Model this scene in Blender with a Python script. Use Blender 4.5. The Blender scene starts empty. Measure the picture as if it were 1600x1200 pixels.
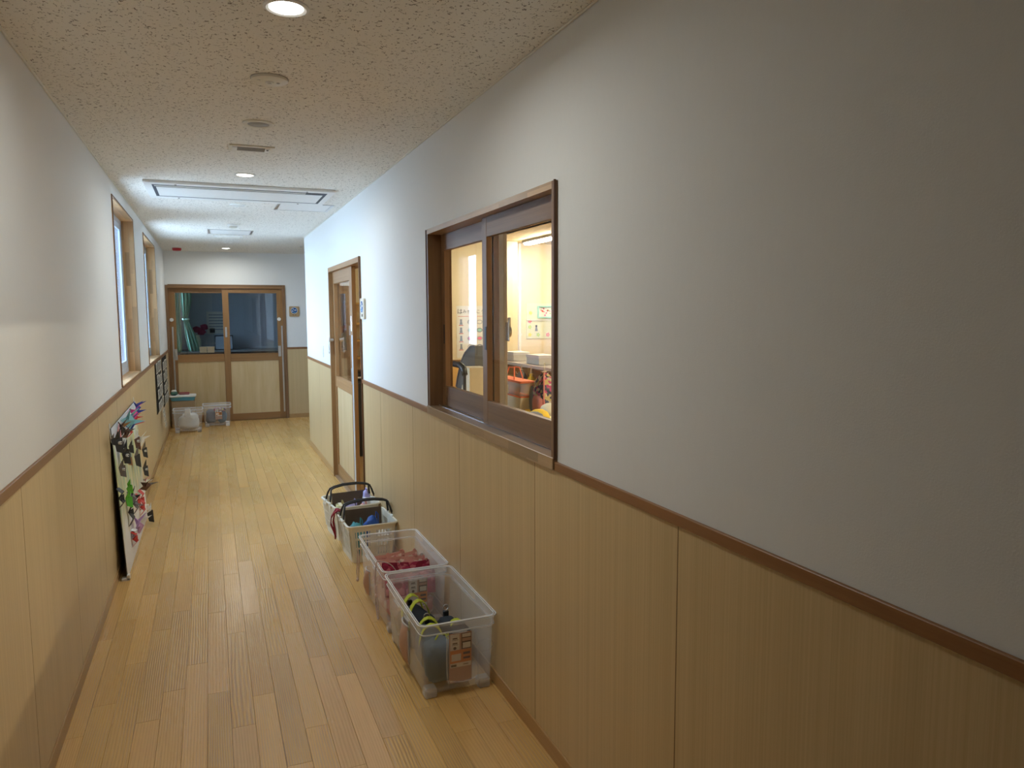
import bpy, bmesh, math, random
import numpy as np
from mathutils import Vector, Matrix, noise, Euler

random.seed(7)
S = bpy.context.scene
COL = S.collection
R = math.radians

# ------------------------------------------------------------------ camera
F, YAW, PIT, ROL, H = 1151.0, R(22.2), R(-5.527), R(-.2545), 1.58
fw = np.array([math.sin(YAW)*math.cos(PIT), math.cos(YAW)*math.cos(PIT), math.sin(PIT)])
_r = np.array([math.cos(YAW), -math.sin(YAW), 0.0]); _u = np.cross(_r, fw)
rt = math.cos(ROL)*_r + math.sin(ROL)*_u
up = -math.sin(ROL)*_r + math.cos(ROL)*_u
CAM = np.array([0, 0, H])
cd = bpy.data.cameras.new('camera'); cam = bpy.data.objects.new('camera', cd); COL.objects.link(cam)
cd.sensor_width = 36; cd.sensor_fit = 'HORIZONTAL'; cd.lens = F*36/1600; cd.clip_start = .02; cd.clip_end = 200
m = Matrix.Identity(4)
for i in range(3):
    m[i][0], m[i][1], m[i][2], m[i][3] = rt[i], up[i], -fw[i], CAM[i]
cam.matrix_world = m
S.camera = cam

def on(px, py, axis, val):
    """3-D point where the sight line of photo pixel (px,py) meets the plane axis=val"""
    d = fw + rt*(px-800)/F - up*(py-600)/F
    i = 'xyz'.index(axis)
    return Vector(CAM + d*(val-CAM[i])/d[i])

# ------------------------------------------------------------------ world, exposure
W = bpy.data.worlds.new('world'); S.world = W; W.use_nodes = True
bg = W.node_tree.nodes['Background']
bg.inputs[0].default_value = (.50, .72, 1.0, 1); bg.inputs[1].default_value = 18.0
S.view_settings.view_transform = 'Standard'; S.view_settings.look = 'None'
S.view_settings.exposure = 0.30; S.view_settings.gamma = 1.0; S.view_settings.use_curve_mapping = False
S.cycles.use_denoising = True
S.cycles.transparent_max_bounces = 40; S.cycles.max_bounces = 14; S.cycles.diffuse_bounces = 8
S.cycles.sample_clamp_indirect = 6.0

# room numbers (metres)
XL, XR, ZC, ZR, YE, YC, YB = -.575, 1.0725, 2.478, 1.076, 11.594, 9.12, -3.5

def portal(loc, sx, sy, rot, name):
    l = bpy.data.lights.new(name, 'AREA'); l.shape = 'RECTANGLE'; l.size = sx; l.size_y = sy
    l.cycles.is_portal = True
    o = bpy.data.objects.new(name, l); COL.objects.link(o); o.location = loc; o.rotation_euler = rot
    return o
for y0, y1 in ((5.62, 7.08), (8.10, 9.72)):
    portal((XL-.16, (y0+y1)/2, 1.735), 1.27, y1-y0-.02, (0, R(-90), 0), 'daylight_portal')
portal((XL-.16, 12.75, 1.55), 1.0, 1.3, (0, R(-90), 0), 'daylight_portal')

# ------------------------------------------------------------------ node helpers
class NT:
    def __init__(s, name):
        s.m = bpy.data.materials.new(name); s.m.use_nodes = True
        s.t = s.m.node_tree; s.t.nodes.clear()
        s.out = s.n('ShaderNodeOutputMaterial')
    def n(s, typ, ins=None, **kw):
        nd = s.t.nodes.new(typ)
        for k, v in kw.items(): setattr(nd, k, v)
        for k, v in (ins or {}).items():
            if isinstance(v, tuple) and len(v) == 2 and hasattr(v[0], 'outputs'):
                s.t.links.new(v[0].outputs[v[1]], nd.inputs[k])
            else: nd.inputs[k].default_value = v
        return nd
    def math(s, op, a, b=0.0, clamp=False):
        nd = s.t.nodes.new('ShaderNodeMath'); nd.operation = op; nd.use_clamp = clamp
        for i, v in enumerate((a, b)):
            if isinstance(v, tuple): s.t.links.new(v[0].outputs[v[1]], nd.inputs[i])
            else: nd.inputs[i].default_value = v
        return (nd, 0)
    def ramp(s, fac, stops, interp='LINEAR'):
        nd = s.n('ShaderNodeValToRGB', {0: fac}); cr = nd.color_ramp; cr.interpolation = interp
        while len(cr.elements) < len(stops): cr.elements.new(.5)
        for e, (p, c) in zip(cr.elements, stops):
            e.position = p; e.color = (*c, 1) if len(c) == 3 else c
        return (nd, 0)
    def mix(s, fac, a, b, mode='MIX'):
        nd = s.t.nodes.new('ShaderNodeMix'); nd.data_type = 'RGBA'; nd.blend_type = mode
        for i, v in ((0, fac), (6, a), (7, b)):
            if isinstance(v, tuple) and hasattr(v[0], 'outputs'): s.t.links.new(v[0].outputs[v[1]], nd.inputs[i])
            else: nd.inputs[i].default_value = (*v, 1) if isinstance(v, tuple) else v
        return (nd, 2)
    def pbr(s, color, rough=.5, **kw):
        ins = {'Base Color': color if not (isinstance(color, tuple) and len(color) == 3) else (*color, 1), 'Roughness': rough}
        ins.update(kw)
        p = s.n('ShaderNodeBsdfPrincipled', ins)
        s.t.links.new(p.outputs[0], s.out.inputs[0]); return p
    def bump(s, h, strength=.2, dist=.001):
        return (s.n('ShaderNodeBump', {'Height': h, 'Strength': strength, 'Distance': dist}), 0)
    def coord(s, scale=(1, 1, 1), rnd=0.0):
        tc = s.n('ShaderNodeTexCoord'); v = (tc, 3)
        if rnd:
            oi = s.n('ShaderNodeObjectInfo')
            cb = s.n('ShaderNodeCombineXYZ', {0: s.math('MULTIPLY', (oi, 5), rnd), 1: s.math('MULTIPLY', (oi, 5), rnd*1.7), 2: s.math('MULTIPLY', (oi, 5), rnd*.6)})
            ad = s.n('ShaderNodeVectorMath', {0: v, 1: (cb, 0)}); v = (ad, 0)
        mp = s.n('ShaderNodeMapping', {0: v, 3: scale}); return (mp, 0)

def srgb(r, g, b):
    f = lambda c: (c/255/12.92) if c/255 <= .04045 else ((c/255+.055)/1.055)**2.4
    return (f(r), f(g), f(b))

def plain(name, c, rough=.5, bump=0, bscale=200, **kw):
    t = NT(name)
    co = t.coord()
    n = t.n('ShaderNodeTexNoise', {'Vector': co, 'Scale': bscale if bump else 30, 'Detail': 3})
    col = t.mix((n, 0), tuple(x*.94 for x in c), tuple(min(1, x*1.06) for x in c))
    p = t.pbr(col, rough, **kw)
    if bump: t.t.links.new(t.bump((n, 0), bump)[0].outputs[0], p.inputs['Normal'])
    return t.m

def wood(name, light, dark, axis='z', rough=.42, fine=38, contrast=1.0, spec=.4, tint=.12, rnd=7.0, lam=None):
    t = NT(name)
    sc = {'x': (1.2, fine, fine), 'y': (fine, 1.2, fine), 'z': (fine, fine, 1.2)}[axis]
    co = t.coord(sc, rnd)
    n1 = t.n('ShaderNodeTexNoise', {'Vector': co, 'Scale': 1.0, 'Detail': 5, 'Roughness': .6, 'Distortion': .5})
    sc2 = tuple(v*6 if v > 2 else v*2 for v in sc)
    n2 = t.n('ShaderNodeTexNoise', {'Vector': t.coord(sc2, rnd), 'Scale': 1.0, 'Detail': 3})
    f = t.math('ADD', t.math('MULTIPLY', (n1, 0), .75), t.math('MULTIPLY', (n2, 0), .25))
    a = .5-.22/contrast; b = .5+.22/contrast
    col = t.ramp(f, [(a, dark), (b, light)])
    oi = t.n('ShaderNodeObjectInfo')
    v = t.math('ADD', t.math('MULTIPLY', (oi, 5), tint*2), 1-tint)
    hs = t.n('ShaderNodeHueSaturation', {'Value': v, 'Color': col})
    c = (hs, 0)
    if lam:   # glued lamella blocks of a laminated board
        bt = t.n('ShaderNodeTexBrick', {'Vector': t.n_lam(lam), 'Color1': (.72, .72, .72, 1), 'Color2': (1.16, 1.16, 1.16, 1), 'Mortar': (.8, .8, .8, 1),
                 'Scale': 1.0, 'Mortar Size': .0006, 'Brick Width': .28, 'Row Height': .034})
        bt.offset = .37
        c = t.mix(1.0, c, (bt, 0), 'MULTIPLY')
    p = t.pbr(c, rough); p.inputs['Specular IOR Level'].default_value = spec
    t.t.links.new(t.bump(f, .12)[0].outputs[0], p.inputs['Normal'])
    return t.m
def _n_lam(s, lam):
    # order axes so that brick x runs along the grain
    tc = s.n('ShaderNodeTexCoord'); sp = s.n('ShaderNodeSeparateXYZ', {0: (tc, 3)})
    i = {'x': 0, 'y': 1, 'z': 2}
    cb = s.n('ShaderNodeCombineXYZ', {0: (sp, i[lam[0]]), 1: (sp, i[lam[1]])}); return (cb, 0)
NT.n_lam = _n_lam

def emit(name, c, s):
    t = NT(name); e = t.n('ShaderNodeEmission', {0: (*c, 1), 1: s}); t.t.links.new(e.outputs[0], t.out.inputs[0]); return t.m

def glass(name, tint=(1, 1, 1), f0=.04, g=1.0):
    t = NT(name)
    lw = t.n('ShaderNodeLayerWeight', {0: .5})
    f = t.math('ADD', t.math('MULTIPLY', t.math('POWER', (lw, 1), 5.0), g*(1-f0)), f0)
    tr = t.n('ShaderNodeBsdfTransparent', {0: (*tint, 1)}); gl = t.n('ShaderNodeBsdfGlossy', {0: (1, 1, 1, 1), 1: .015})
    mx = t.n('ShaderNodeMixShader', {0: f, 1: (tr, 0), 2: (gl, 0)}); t.t.links.new(mx.outputs[0], t.out.inputs[0]); return t.m

def clear_plastic(name, alpha, c=(.86, .88, .92), rough=.18):
    t = NT(name)
    lw = t.n('ShaderNodeLayerWeight', {0: .5})
    a = t.math('ADD', t.math('MULTIPLY', t.math('POWER', (lw, 1), 3.0), .5), alpha, True)
    n = t.n('ShaderNodeTexNoise', {'Vector': t.coord(), 'Scale': 14.0, 'Detail': 2})
    p = t.pbr(c, rough, Alpha=a); p.inputs['Specular IOR Level'].default_value = .5
    t.t.links.new(t.bump((n, 0), .15, .004)[0].outputs[0], p.inputs['Normal'])
    return t.m

# ------------------------------------------------------------------ materials
M = {}
def wallpaper(name, c):
    t = NT(name); co = t.coord()
    n = t.n('ShaderNodeTexNoise', {'Vector': co, 'Scale': 260.0, 'Detail': 4}); n2 = t.n('ShaderNodeTexNoise', {'Vector': t.coord((1, 1, .3)), 'Scale': 90.0, 'Detail': 2})
    h = t.math('ADD', (n, 0), t.math('MULTIPLY', (n2, 0), .6))
    col = t.mix((n2, 0), tuple(x*.97 for x in c), c)
    p = t.pbr(col, .75); t.t.links.new(t.bump(h, .22, .0012)[0].outputs[0], p.inputs['Normal']); return t.m
M['wallpaper'] = wallpaper('white_wallpaper', (.745, .75, .74))
M['cream'] = wallpaper('cream_wallpaper', (.74, .64, .42))
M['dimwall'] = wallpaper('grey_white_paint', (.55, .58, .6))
def ceiling_mat():
    t = NT('rockwool_ceiling'); co = t.coord()
    n1 = t.n('ShaderNodeTexNoise', {'Vector': co, 'Scale': 40.0, 'Detail': 1.5})
    n2 = t.n('ShaderNodeTexNoise', {'Vector': t.coord((1, 1, 1)), 'Scale': 56.0, 'Detail': 2.0})
    n4 = t.n('ShaderNodeTexNoise', {'Vector': t.coord((1.3, .8, 1)), 'Scale': 95.0, 'Detail': 1.0})
    n3 = t.n('ShaderNodeTexNoise', {'Vector': co, 'Scale': 300.0, 'Detail': 3})
    worm = t.math('LESS_THAN', t.math('ABSOLUTE', t.math('SUBTRACT', (n1, 0), .5)), .022)
    gate = t.math('GREATER_THAN', (n2, 0), .555)
    w = t.math('MULTIPLY', worm, gate)
    dots = t.math('GREATER_THAN', (n4, 0), .712)
    k = t.math('MAXIMUM', w, dots)
    kk = t.math('MULTIPLY', k, t.math('ADD', t.math('MULTIPLY', (n3, 0), .9), .32), True)
    base = t.mix((n3, 0), (.75, .72, .655), (.85, .83, .78))
    col = t.mix(kk, base, (.12, .095, .07))
    p = t.pbr(col, .9)
    h = t.math('SUBTRACT', t.math('MULTIPLY', (n3, 0), .3), k)
    t.t.links.new(t.bump(h, .5, .002)[0].outputs[0], p.inputs['Normal']); return t.m
M['ceiling'] = ceiling_mat()
def plank_mat():
    t = NT('pine_flooring')
    oi = t.n('ShaderNodeObjectInfo'); co = t.coord((1, .06, 1), 9.0)
    wn = t.n('ShaderNodeTexNoise', {'Vector': t.coord((11, 1.1, 1), 9.0), 'Scale': 1.0, 'Detail': 2})
    rnd2 = t.math('FRACT', t.math('MULTIPLY', (oi, 5), 17.3)); rnd3 = t.math('FRACT', t.math('MULTIPLY', (oi, 5), 53.7))
    sp = t.n('ShaderNodeSeparateXYZ', {0: t.coord((1, 1, 1), 9.0)})
    freq = t.math('ADD', t.math('MULTIPLY', rnd3, 330.0), 430.0)
    ph = t.math('ADD', t.math('MULTIPLY', (sp, 0), freq), t.math('MULTIPLY', (wn, 0), 16.0))
    wv = t.math('ADD', t.math('MULTIPLY', t.math('SINE', ph), .5), .5)
    wv = t.math('POWER', wv, 1.3)
    fine = t.n('ShaderNodeTexNoise', {'Vector': t.coord((260, 5, 1), 9.0), 'Scale': 1.0, 'Detail': 3})
    blot = t.n('ShaderNodeTexNoise', {'Vector': t.coord((9, 2.2, 1), 9.0), 'Scale': 1.0, 'Detail': 2})
    amp = t.math('MULTIPLY', t.math('ADD', t.math('MULTIPLY', rnd2, .9), .25), t.math('ADD', t.math('MULTIPLY', (blot, 0), 1.3), -.1), True)
    g = t.math('ADD', t.math('MULTIPLY', t.math('MULTIPLY', wv, amp), .85), t.math('MULTIPLY', t.math('SUBTRACT', (fine, 0), .5), .5), True)
    col = t.mix(g, (.70, .435, .155), (.29, .14, .032))
    v = t.math('ADD', t.math('MULTIPLY', (oi, 5), .17), .92)
    hs = t.n('ShaderNodeHueSaturation', {'Hue': t.math('ADD', t.math('MULTIPLY', rnd2, .006), .497), 'Saturation': 1.0, 'Value': v, 'Color': col})
    p = t.pbr((hs, 0), .3)
    rg = t.math('ADD', t.math('MULTIPLY', g, .2), .22)
    t.t.links.new(rg[0].outputs[0], p.inputs['Roughness'])
    p.inputs['Specular IOR Level'].default_value = .42
    t.t.links.new(t.bump(t.math('SUBTRACT', 1.0, g), .4, .0015)[0].outputs[0], p.inputs['Normal']); return t.m
M['plank'] = plank_mat()
def wainscot_mat(name, light, dark):
    t = NT(name)
    n1 = t.n('ShaderNodeTexNoise', {'Vector': t.coord((160, 160, .5), 7), 'Scale': 1.0, 'Detail': 4, 'Roughness': .65})
    n2 = t.n('ShaderNodeTexNoise', {'Vector': t.coord((22, 22, .35), 7), 'Scale': 1.0, 'Detail': 2})
    f = t.math('ADD', t.math('MULTIPLY', (n1, 0), .7), t.math('MULTIPLY', (n2, 0), .3))
    col = t.ramp(f, [(.36, dark), (.64, light)])
    p = t.pbr(col, .36); p.inputs['Specular IOR Level'].default_value = .45
    t.t.links.new(t.bump(f, .05)[0].outputs[0], p.inputs['Normal']); return t.m
M['wainscot'] = wainscot_mat('pale_wood_grain_board', (.62, .465, .255), (.52, .38, .195))
M['joint'] = plain('dark_joint', (.13, .075, .035), .8)
M['wjoint'] = plain('board_joint', (.24, .15, .07), .8)
M['rail'] = wood('brown_dado_wood', (.30, .145, .058), (.20, .088, .032), 'y', .4)
M['base'] = wood('oak_skirting', (.50, .315, .135), (.38, .22, .085), 'y', .38)
M['frame'] = wood('walnut_stained_wood_upright', (.25, .14, .068), (.15, .078, .036), 'z', .4)
M['frame_y'] = wood('walnut_stained_wood_long', (.25, .14, .068), (.15, .078, .036), 'y', .4)
M['frame_x'] = wood('walnut_stained_wood_cross', (.25, .14, .068), (.15, .078, .036), 'x', .4)
M['door_z'] = wood('honey_wood_upright', (.36, .195, .075), (.24, .12, .042), 'z', .4)
M['door_x'] = wood('honey_wood_cross', (.36, .195, .075), (.24, .12, .042), 'x', .4)
M['door_y'] = wood('honey_wood_long', (.40, .23, .10), (.28, .145, .055), 'y', .4)
M['ply'] = wood('pale_plywood', (.64, .50, .29), (.52, .37, .18), 'z', .5, fine=9, contrast=1.0)
M['sill'] = wood('laminated_sill', (.48, .33, .20), (.36, .23, .125), 'y', .3, lam='yz')
M['reveal_z'] = wood('laminated_reveal_upright', (.60, .38, .19), (.46, .27, .12), 'z', .42, lam='zx')
M['reveal_y'] = wood('laminated_reveal_long', (.60, .38, .19), (.46, .27, .12), 'y', .42, lam='yx')
M['edge'] = wood('dark_walnut_edge', (.14, .06, .025), (.09, .035, .014), 'z', .45)
M['glass'] = glass('clear_glass'); M['acrylic'] = glass('low_glare_glass', (1, 1, 1), .012, .2); M['dimglass'] = glass('tinted_glass', (.6, .62, .63))  # dimglass tint is added to cut the daylight on the mint curtain
M['alu'] = plain('pale_aluminium', (.62, .70, .80), .35, Metallic=.35)
M['steel'] = plain('brushed_steel', (.62, .62, .62), .3, Metallic=.9)
M['white'] = plain('white_plastic', (.78, .78, .76), .45)
M['offwhite'] = plain('ivory_plastic', (.72, .70, .63), .45)
M['grey'] = plain('grey_plastic', (.33, .32, .30), .5)
M['papergrey0'] = plain('grey_louvre', (.26, .25, .24), .5); M['black'] = plain('black_plastic', (.018, .018, .02), .4)
M['rubber'] = plain('dark_gasket', (.04, .05, .07), .6)
M['red'] = plain('red_plastic', (.42, .012, .02), .3)
M['brass'] = plain('dull_chrome', (.7, .7, .68), .25, Metallic=.8)
M['lens'] = emit('lit_lamp_lens', (1, .97, .9), 14.0)
M['led'] = emit('lit_led_tube', (1, .88, .64), 125.0)

def screen_mat():
    t = NT('insect_mesh'); lw = t.n('ShaderNodeLayerWeight', {0: .5})
    f = t.math('ADD', t.math('MULTIPLY', t.math('POWER', (lw, 1), 1.5), .85), .12, True)
    tr = t.n('ShaderNodeBsdfTransparent', {0: (1, 1, 1, 1)}); df = t.n('ShaderNodeBsdfDiffuse', {0: (.05, .055, .06, 1)})
    mx = t.n('ShaderNodeMixShader', {0: f, 1: (tr, 0), 2: (df, 0)}); t.t.links.new(mx.outputs[0], t.out.inputs[0]); return t.m
M['mesh'] = screen_mat()

# ------------------------------------------------------------------ mesh helpers
class B:
    def __init__(s): s.bm = bmesh.new()
    def box(s, x0, y0, z0, x1, y1, z1, bev=0, seg=1):
        x0, x1 = sorted((x0, x1)); y0, y1 = sorted((y0, y1)); z0, z1 = sorted((z0, z1))
        r = bmesh.ops.create_cube(s.bm, size=1.0); vs = r['verts']
        for v in vs: v.co = Vector(((x0+x1)/2+v.co.x*(x1-x0), (y0+y1)/2+v.co.y*(y1-y0), (z0+z1)/2+v.co.z*(z1-z0)))
        if bev:
            es = list({e for v in vs for e in v.link_edges})
            bmesh.ops.bevel(s.bm, geom=es, offset=bev, segments=seg, affect='EDGES', profile=.7)
        return s
    def cyl(s, p0, p1, r0, r1=None, seg=20, cap=True):
        p0, p1 = Vector(p0), Vector(p1); r1 = r0 if r1 is None else r1
        q = (p1-p0).to_track_quat('Z', 'Y').to_matrix()
        a = []; b = []
        for i in range(seg):
            t = 2*math.pi*i/seg; d = q @ Vector((math.cos(t), math.sin(t), 0))
            a.append(s.bm.verts.new(p0+d*r0)); b.append(s.bm.verts.new(p1+d*r1))
        for i in range(seg):
            j = (i+1) % seg; s.bm.faces.new((a[i], a[j], b[j], b[i]))
        if cap: s.bm.faces.new(a[::-1]); s.bm.faces.new(b)
        return s
    def lathe(s, prof, c=(0, 0, 0), seg=28):
        """prof: list of (radius, z); closed with caps"""
        rings = []
        for r, z in prof:
            rings.append([s.bm.verts.new((c[0]+r*math.cos(2*math.pi*i/seg), c[1]+r*math.sin(2*math.pi*i/seg), c[2]+z)) for i in range(seg)])
        for a, b in zip(rings, rings[1:]):
            for i in range(seg):
                j = (i+1) % seg; s.bm.faces.new((a[i], a[j], b[j], b[i]))
        s.bm.faces.new(rings[0][::-1]); s.bm.faces.new(rings[-1]); return s
    def loft(s, rings, cap0=True, cap1=True):
        rs = [[s.bm.verts.new(p) for p in r] for r in rings]; n = len(rs[0])
        for a, b in zip(rs, rs[1:]):
            for i in range(n):
                j = (i+1) % n; s.bm.faces.new((a[i], a[j], b[j], b[i]))
        if cap0: s.bm.faces.new(rs[0][::-1])
        if cap1: s.bm.faces.new(rs[-1])
        return s
    def tube(s, pts, r, seg=8, closed=False):
        pts = [Vector(p) for p in pts]; n = len(pts); rings = []
        ref = Vector((0, 0, 1))
        for i, p in enumerate(pts):
            a = pts[i-1] if (i or closed) else p; b = pts[(i+1) % n] if (i < n-1 or closed) else p
            d = (b-a).normalized()
            u = d.cross(ref)
            if u.length < .2: u = d.cross(Vector((0, 1, .1)))
            u.normalize(); v = d.cross(u)
            rr = r[i] if isinstance(r, (list, tuple)) else r
            rings.append([p+u*math.cos(2*math.pi*k/seg)*rr+v*math.sin(2*math.pi*k/seg)*rr for k in range(seg)])
        if closed: rings.append(rings[0]); s.loft(rings, False, False); bmesh.ops.remove_doubles(s.bm, verts=s.bm.verts, dist=1e-6)
        else: s.loft(rings)
        return s
    def band(s, pts, width, thick, wdir=None):
        """flat ribbon along pts; wdir = width direction"""
        pts = [Vector(p) for p in pts]; rings = []
        for i, p in enumerate(pts):
            a = pts[max(i-1, 0)]; b = pts[min(i+1, len(pts)-1)]; d = (b-a).normalized()
            w = Vector(wdir).normalized() if wdir else d.cross(Vector((0, 0, 1))).normalized()
            n = d.cross(w).normalized()
            rings.append([p+w*width/2+n*thick/2, p-w*width/2+n*thick/2, p-w*width/2-n*thick/2, p+w*width/2-n*thick/2])
        return s.loft(rings)
    def prism(s, poly, ext):
        """poly: list of 3-D points; ext: vector"""
        a = [Vector(p) for p in poly]; e = Vector(ext); return s.loft([a, [p+e for p in a]])
    def grid(s, fn, nu, nv, thick=0):
        vs = [[s.bm.verts.new(fn(i/nu, j/nv)) for j in range(nv+1)] for i in range(nu+1)]
        fs = [s.bm.faces.new((vs[i][j], vs[i+1][j], vs[i+1][j+1], vs[i][j+1])) for i in range(nu) for j in range(nv)]
        if thick:
            bmesh.ops.recalc_face_normals(s.bm, faces=s.bm.faces)
            bmesh.ops.solidify(s.bm, geom=fs, thickness=thick)
        return s
    def pillow(s, w, h, t, n=8, mat=None, rough=.0, seed=0):
        mt = mat or Matrix.Identity(4)
        def f(sign):
            def g(u, v):
                x = u*2-1; y = v*2-1
                k = (max(0, 1-abs(x)**2.6)*max(0, 1-abs(y)**2.6))**.55
                p = Vector((x*w/2*(1-.05*(1-y*y)*0), y*h/2, sign*t/2*k))
                nz = noise.noise(Vector((x*1.7+seed, y*1.7, sign*3.1)))*rough*(.25+k)
                return mt @ (p+Vector((0, 0, nz)))
            return g
        for sg in (1, -1):
            fn = f(sg)
            vs = [[s.bm.verts.new(fn(i/n, j/n)) for j in range(n+1)] for i in range(n+1)]
            for i in range(n):
                for j in range(n):
                    q = (vs[i][j], vs[i+1][j], vs[i+1][j+1], vs[i][j+1])
                    s.bm.faces.new(q if sg > 0 else q[::-1])
        bmesh.ops.remove_doubles(s.bm, verts=s.bm.verts, dist=1e-5); return s
    def lump(s, c, rx, ry, rz, e=.7, rough=.15, seed=0, sub=3):
        r = bmesh.ops.create_icosphere(s.bm, subdivisions=sub, radius=1.0)
        sg = lambda x: (abs(x)**e)*(1 if x > 0 else -1)
        for v in r['verts']:
            p = v.co.copy(); k = 1+rough*noise.noise(p*1.8+Vector((seed, 0, 0)))+rough*.4*noise.noise(p*4+Vector((0, seed, 0)))
            v.co = Vector((c[0]+sg(p.x)*rx*k, c[1]+sg(p.y)*ry*k, c[2]+sg(p.z)*rz*k))
        return s

def rrect(cx, cy, w, l, r, z, seg=4):
    pts = []
    for (sx, sy, a0) in ((1, 1, 0), (-1, 1, 90), (-1, -1, 180), (1, -1, 270)):
        for k in range(seg+1):
            a = R(a0+90*k/seg); pts.append(Vector((cx+sx*(w/2-r)+r*math.cos(a), cy+sy*(l/2-r)+r*math.sin(a), z)))
    return pts

def obj(name, b, mat, parent=None, smooth=False, world=False):
    bm = b.bm
    bmesh.ops.recalc_face_normals(bm, faces=bm.faces)
    if world and parent is not None:
        o_ = parent; off = Vector((0, 0, 0))
        while o_ is not None: off += o_.location; o_ = o_.parent
        for v in bm.verts: v.co -= off
    me = bpy.data.meshes.new(name); bm.to_mesh(me); bm.free()
    if smooth is True:
        for p in me.polygons: p.use_smooth = True
    elif smooth:
        for p in me.polygons: p.use_smooth = True
        try: me.set_sharp_from_angle(angle=R(smooth))
        except Exception: pass
    me.materials.append(M[mat] if isinstance(mat, str) else mat)
    o = bpy.data.objects.new(name, me); COL.objects.link(o)
    if parent is not None: o.parent = parent
    return o
def tag(o, label, cat=None, group=None, kind=None):
    if label: o['label'] = label
    if cat: o['category'] = cat
    if group: o['group'] = group
    if kind: o['kind'] = kind
    return o
def thing(name, loc, label, cat, group=None, kind=None, rz=0):
    o = bpy.data.objects.new(name, None); COL.objects.link(o); o.location = loc; o.rotation_euler = (0, 0, rz); o.empty_display_size = .1
    return tag(o, label, cat, group, kind)
def copy_tree(o, parent=None):
    c = o.copy(); COL.objects.link(c); c.parent = parent
    for ch in list(o.children): copy_tree(ch, c)
    return c
def struct(name, b, mat, label, cat): return tag(obj(name, b, mat), label, cat, kind='structure')
def box(*a, bev=0): return B().box(*a, bev=bev)
def part(name, parent, mat, *a, bev=0, smooth=False): return obj(name, B().box(*a, bev=bev), mat, parent, smooth, world=True)

def text(body, size, mat, parent, loc, rot, name='lettering', depth=.0006, align='CENTER'):
    cu = bpy.data.curves.new(name, 'FONT'); cu.body = body; cu.size = size; cu.extrude = depth; cu.align_x = align; cu.align_y = 'CENTER'
    cu.resolution_u = 3
    tmp = bpy.data.objects.new(name+'_tmp', cu); COL.objects.link(tmp)
    dg = bpy.context.evaluated_depsgraph_get(); me = bpy.data.meshes.new_from_object(tmp.evaluated_get(dg))
    bpy.data.objects.remove(tmp); bpy.data.curves.remove(cu)
    me.materials.clear(); me.materials.append(M[mat] if isinstance(mat, str) else mat)
    o = bpy.data.objects.new(name, me); COL.objects.link(o); o.parent = parent; o.location = loc; o.rotation_euler = rot
    return o

# ================================================================== SETTING
# ---- floor: every plank its own piece on a dark sub-floor
fl = struct('floor', box(XL-.15, YB, -.08, 3.2, YE+.02, -.006), 'joint', 'narrow pine plank floor of the corridor', 'floor')
PW, PL, GAP = .0865, .90, .0009
def plank_mesh(w, l):
    b = B().box(-w/2, -l/2, -.006, w/2, l/2, 0, bev=0)
    es = [e for e in b.bm.edges if all(abs(v.co.z) < 1e-6 for v in e.verts)]
    bmesh.ops.bevel(b.bm, geom=es, offset=.0005, segments=1, affect='EDGES')
    me = bpy.data.meshes.new('plank'); b.bm.to_mesh(me); b.bm.free(); me.materials.append(M['plank']); return me
full = plank_mesh(PW-GAP, PL-GAP)
rngp = random.Random(11)
x_first = -.072-6*PW
col_x = x_first; prev = 0
while col_x < 1.62:
    x0, x1 = max(col_x, XL+.002), col_x+PW
    y_lo, y_hi = (.9, YE-.002) if x0 < XR-.03 else (YC+.0, YE-.002)
    if x0 < XR-.002 and x1 > XR and x0 < XR-.03: x1 = XR-.001
    if 0 < XR-x0 <= .03:
        yy = .9
        while yy < YC-.01:
            l_ = min(PL, YC-yy); o = bpy.data.objects.new('plank', plank_mesh(XR-.001-x0, l_-GAP)); COL.objects.link(o); o.parent = fl; o.location = ((x0+XR)/2, yy+l_/2, 0); yy += PL
    if x1-x0 > .012:
        off = (prev+rngp.choice((.22, .31, .44, .55, .68)))*1.0 % PL; prev = off
        y = y_lo-off
        while y < y_hi-.01:
            a, b_ = max(y, y_lo), min(y+PL, y_hi)
            if b_-a > .03:
                me = full if (abs(b_-a-PL) < 1e-6 and abs(x1-x0-PW) < 1e-6) else plank_mesh(x1-x0-GAP, b_-a-GAP)
                o = bpy.data.objects.new('plank', me); COL.objects.link(o); o.parent = fl; o.location = ((x0+x1)/2, (a+b_)/2, 0)
            y += PL
    col_x += PW

# ---- ceiling
struct('ceiling', box(XL-.15, YB, ZC, 3.2, YE+.02, ZC+.1), 'ceiling', 'speckled rock wool ceiling over the corridor', 'ceiling')

M['concrete'] = plain('pale_concrete', (.55, .54, .51), .8)
struct('ground', box(-40, -25, -.5, XL-.16, 40, -.4), 'concrete', 'pale concrete yard outside the left windows', 'ground')  # unseen ground, added to cut light reaching the ceiling from below
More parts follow.
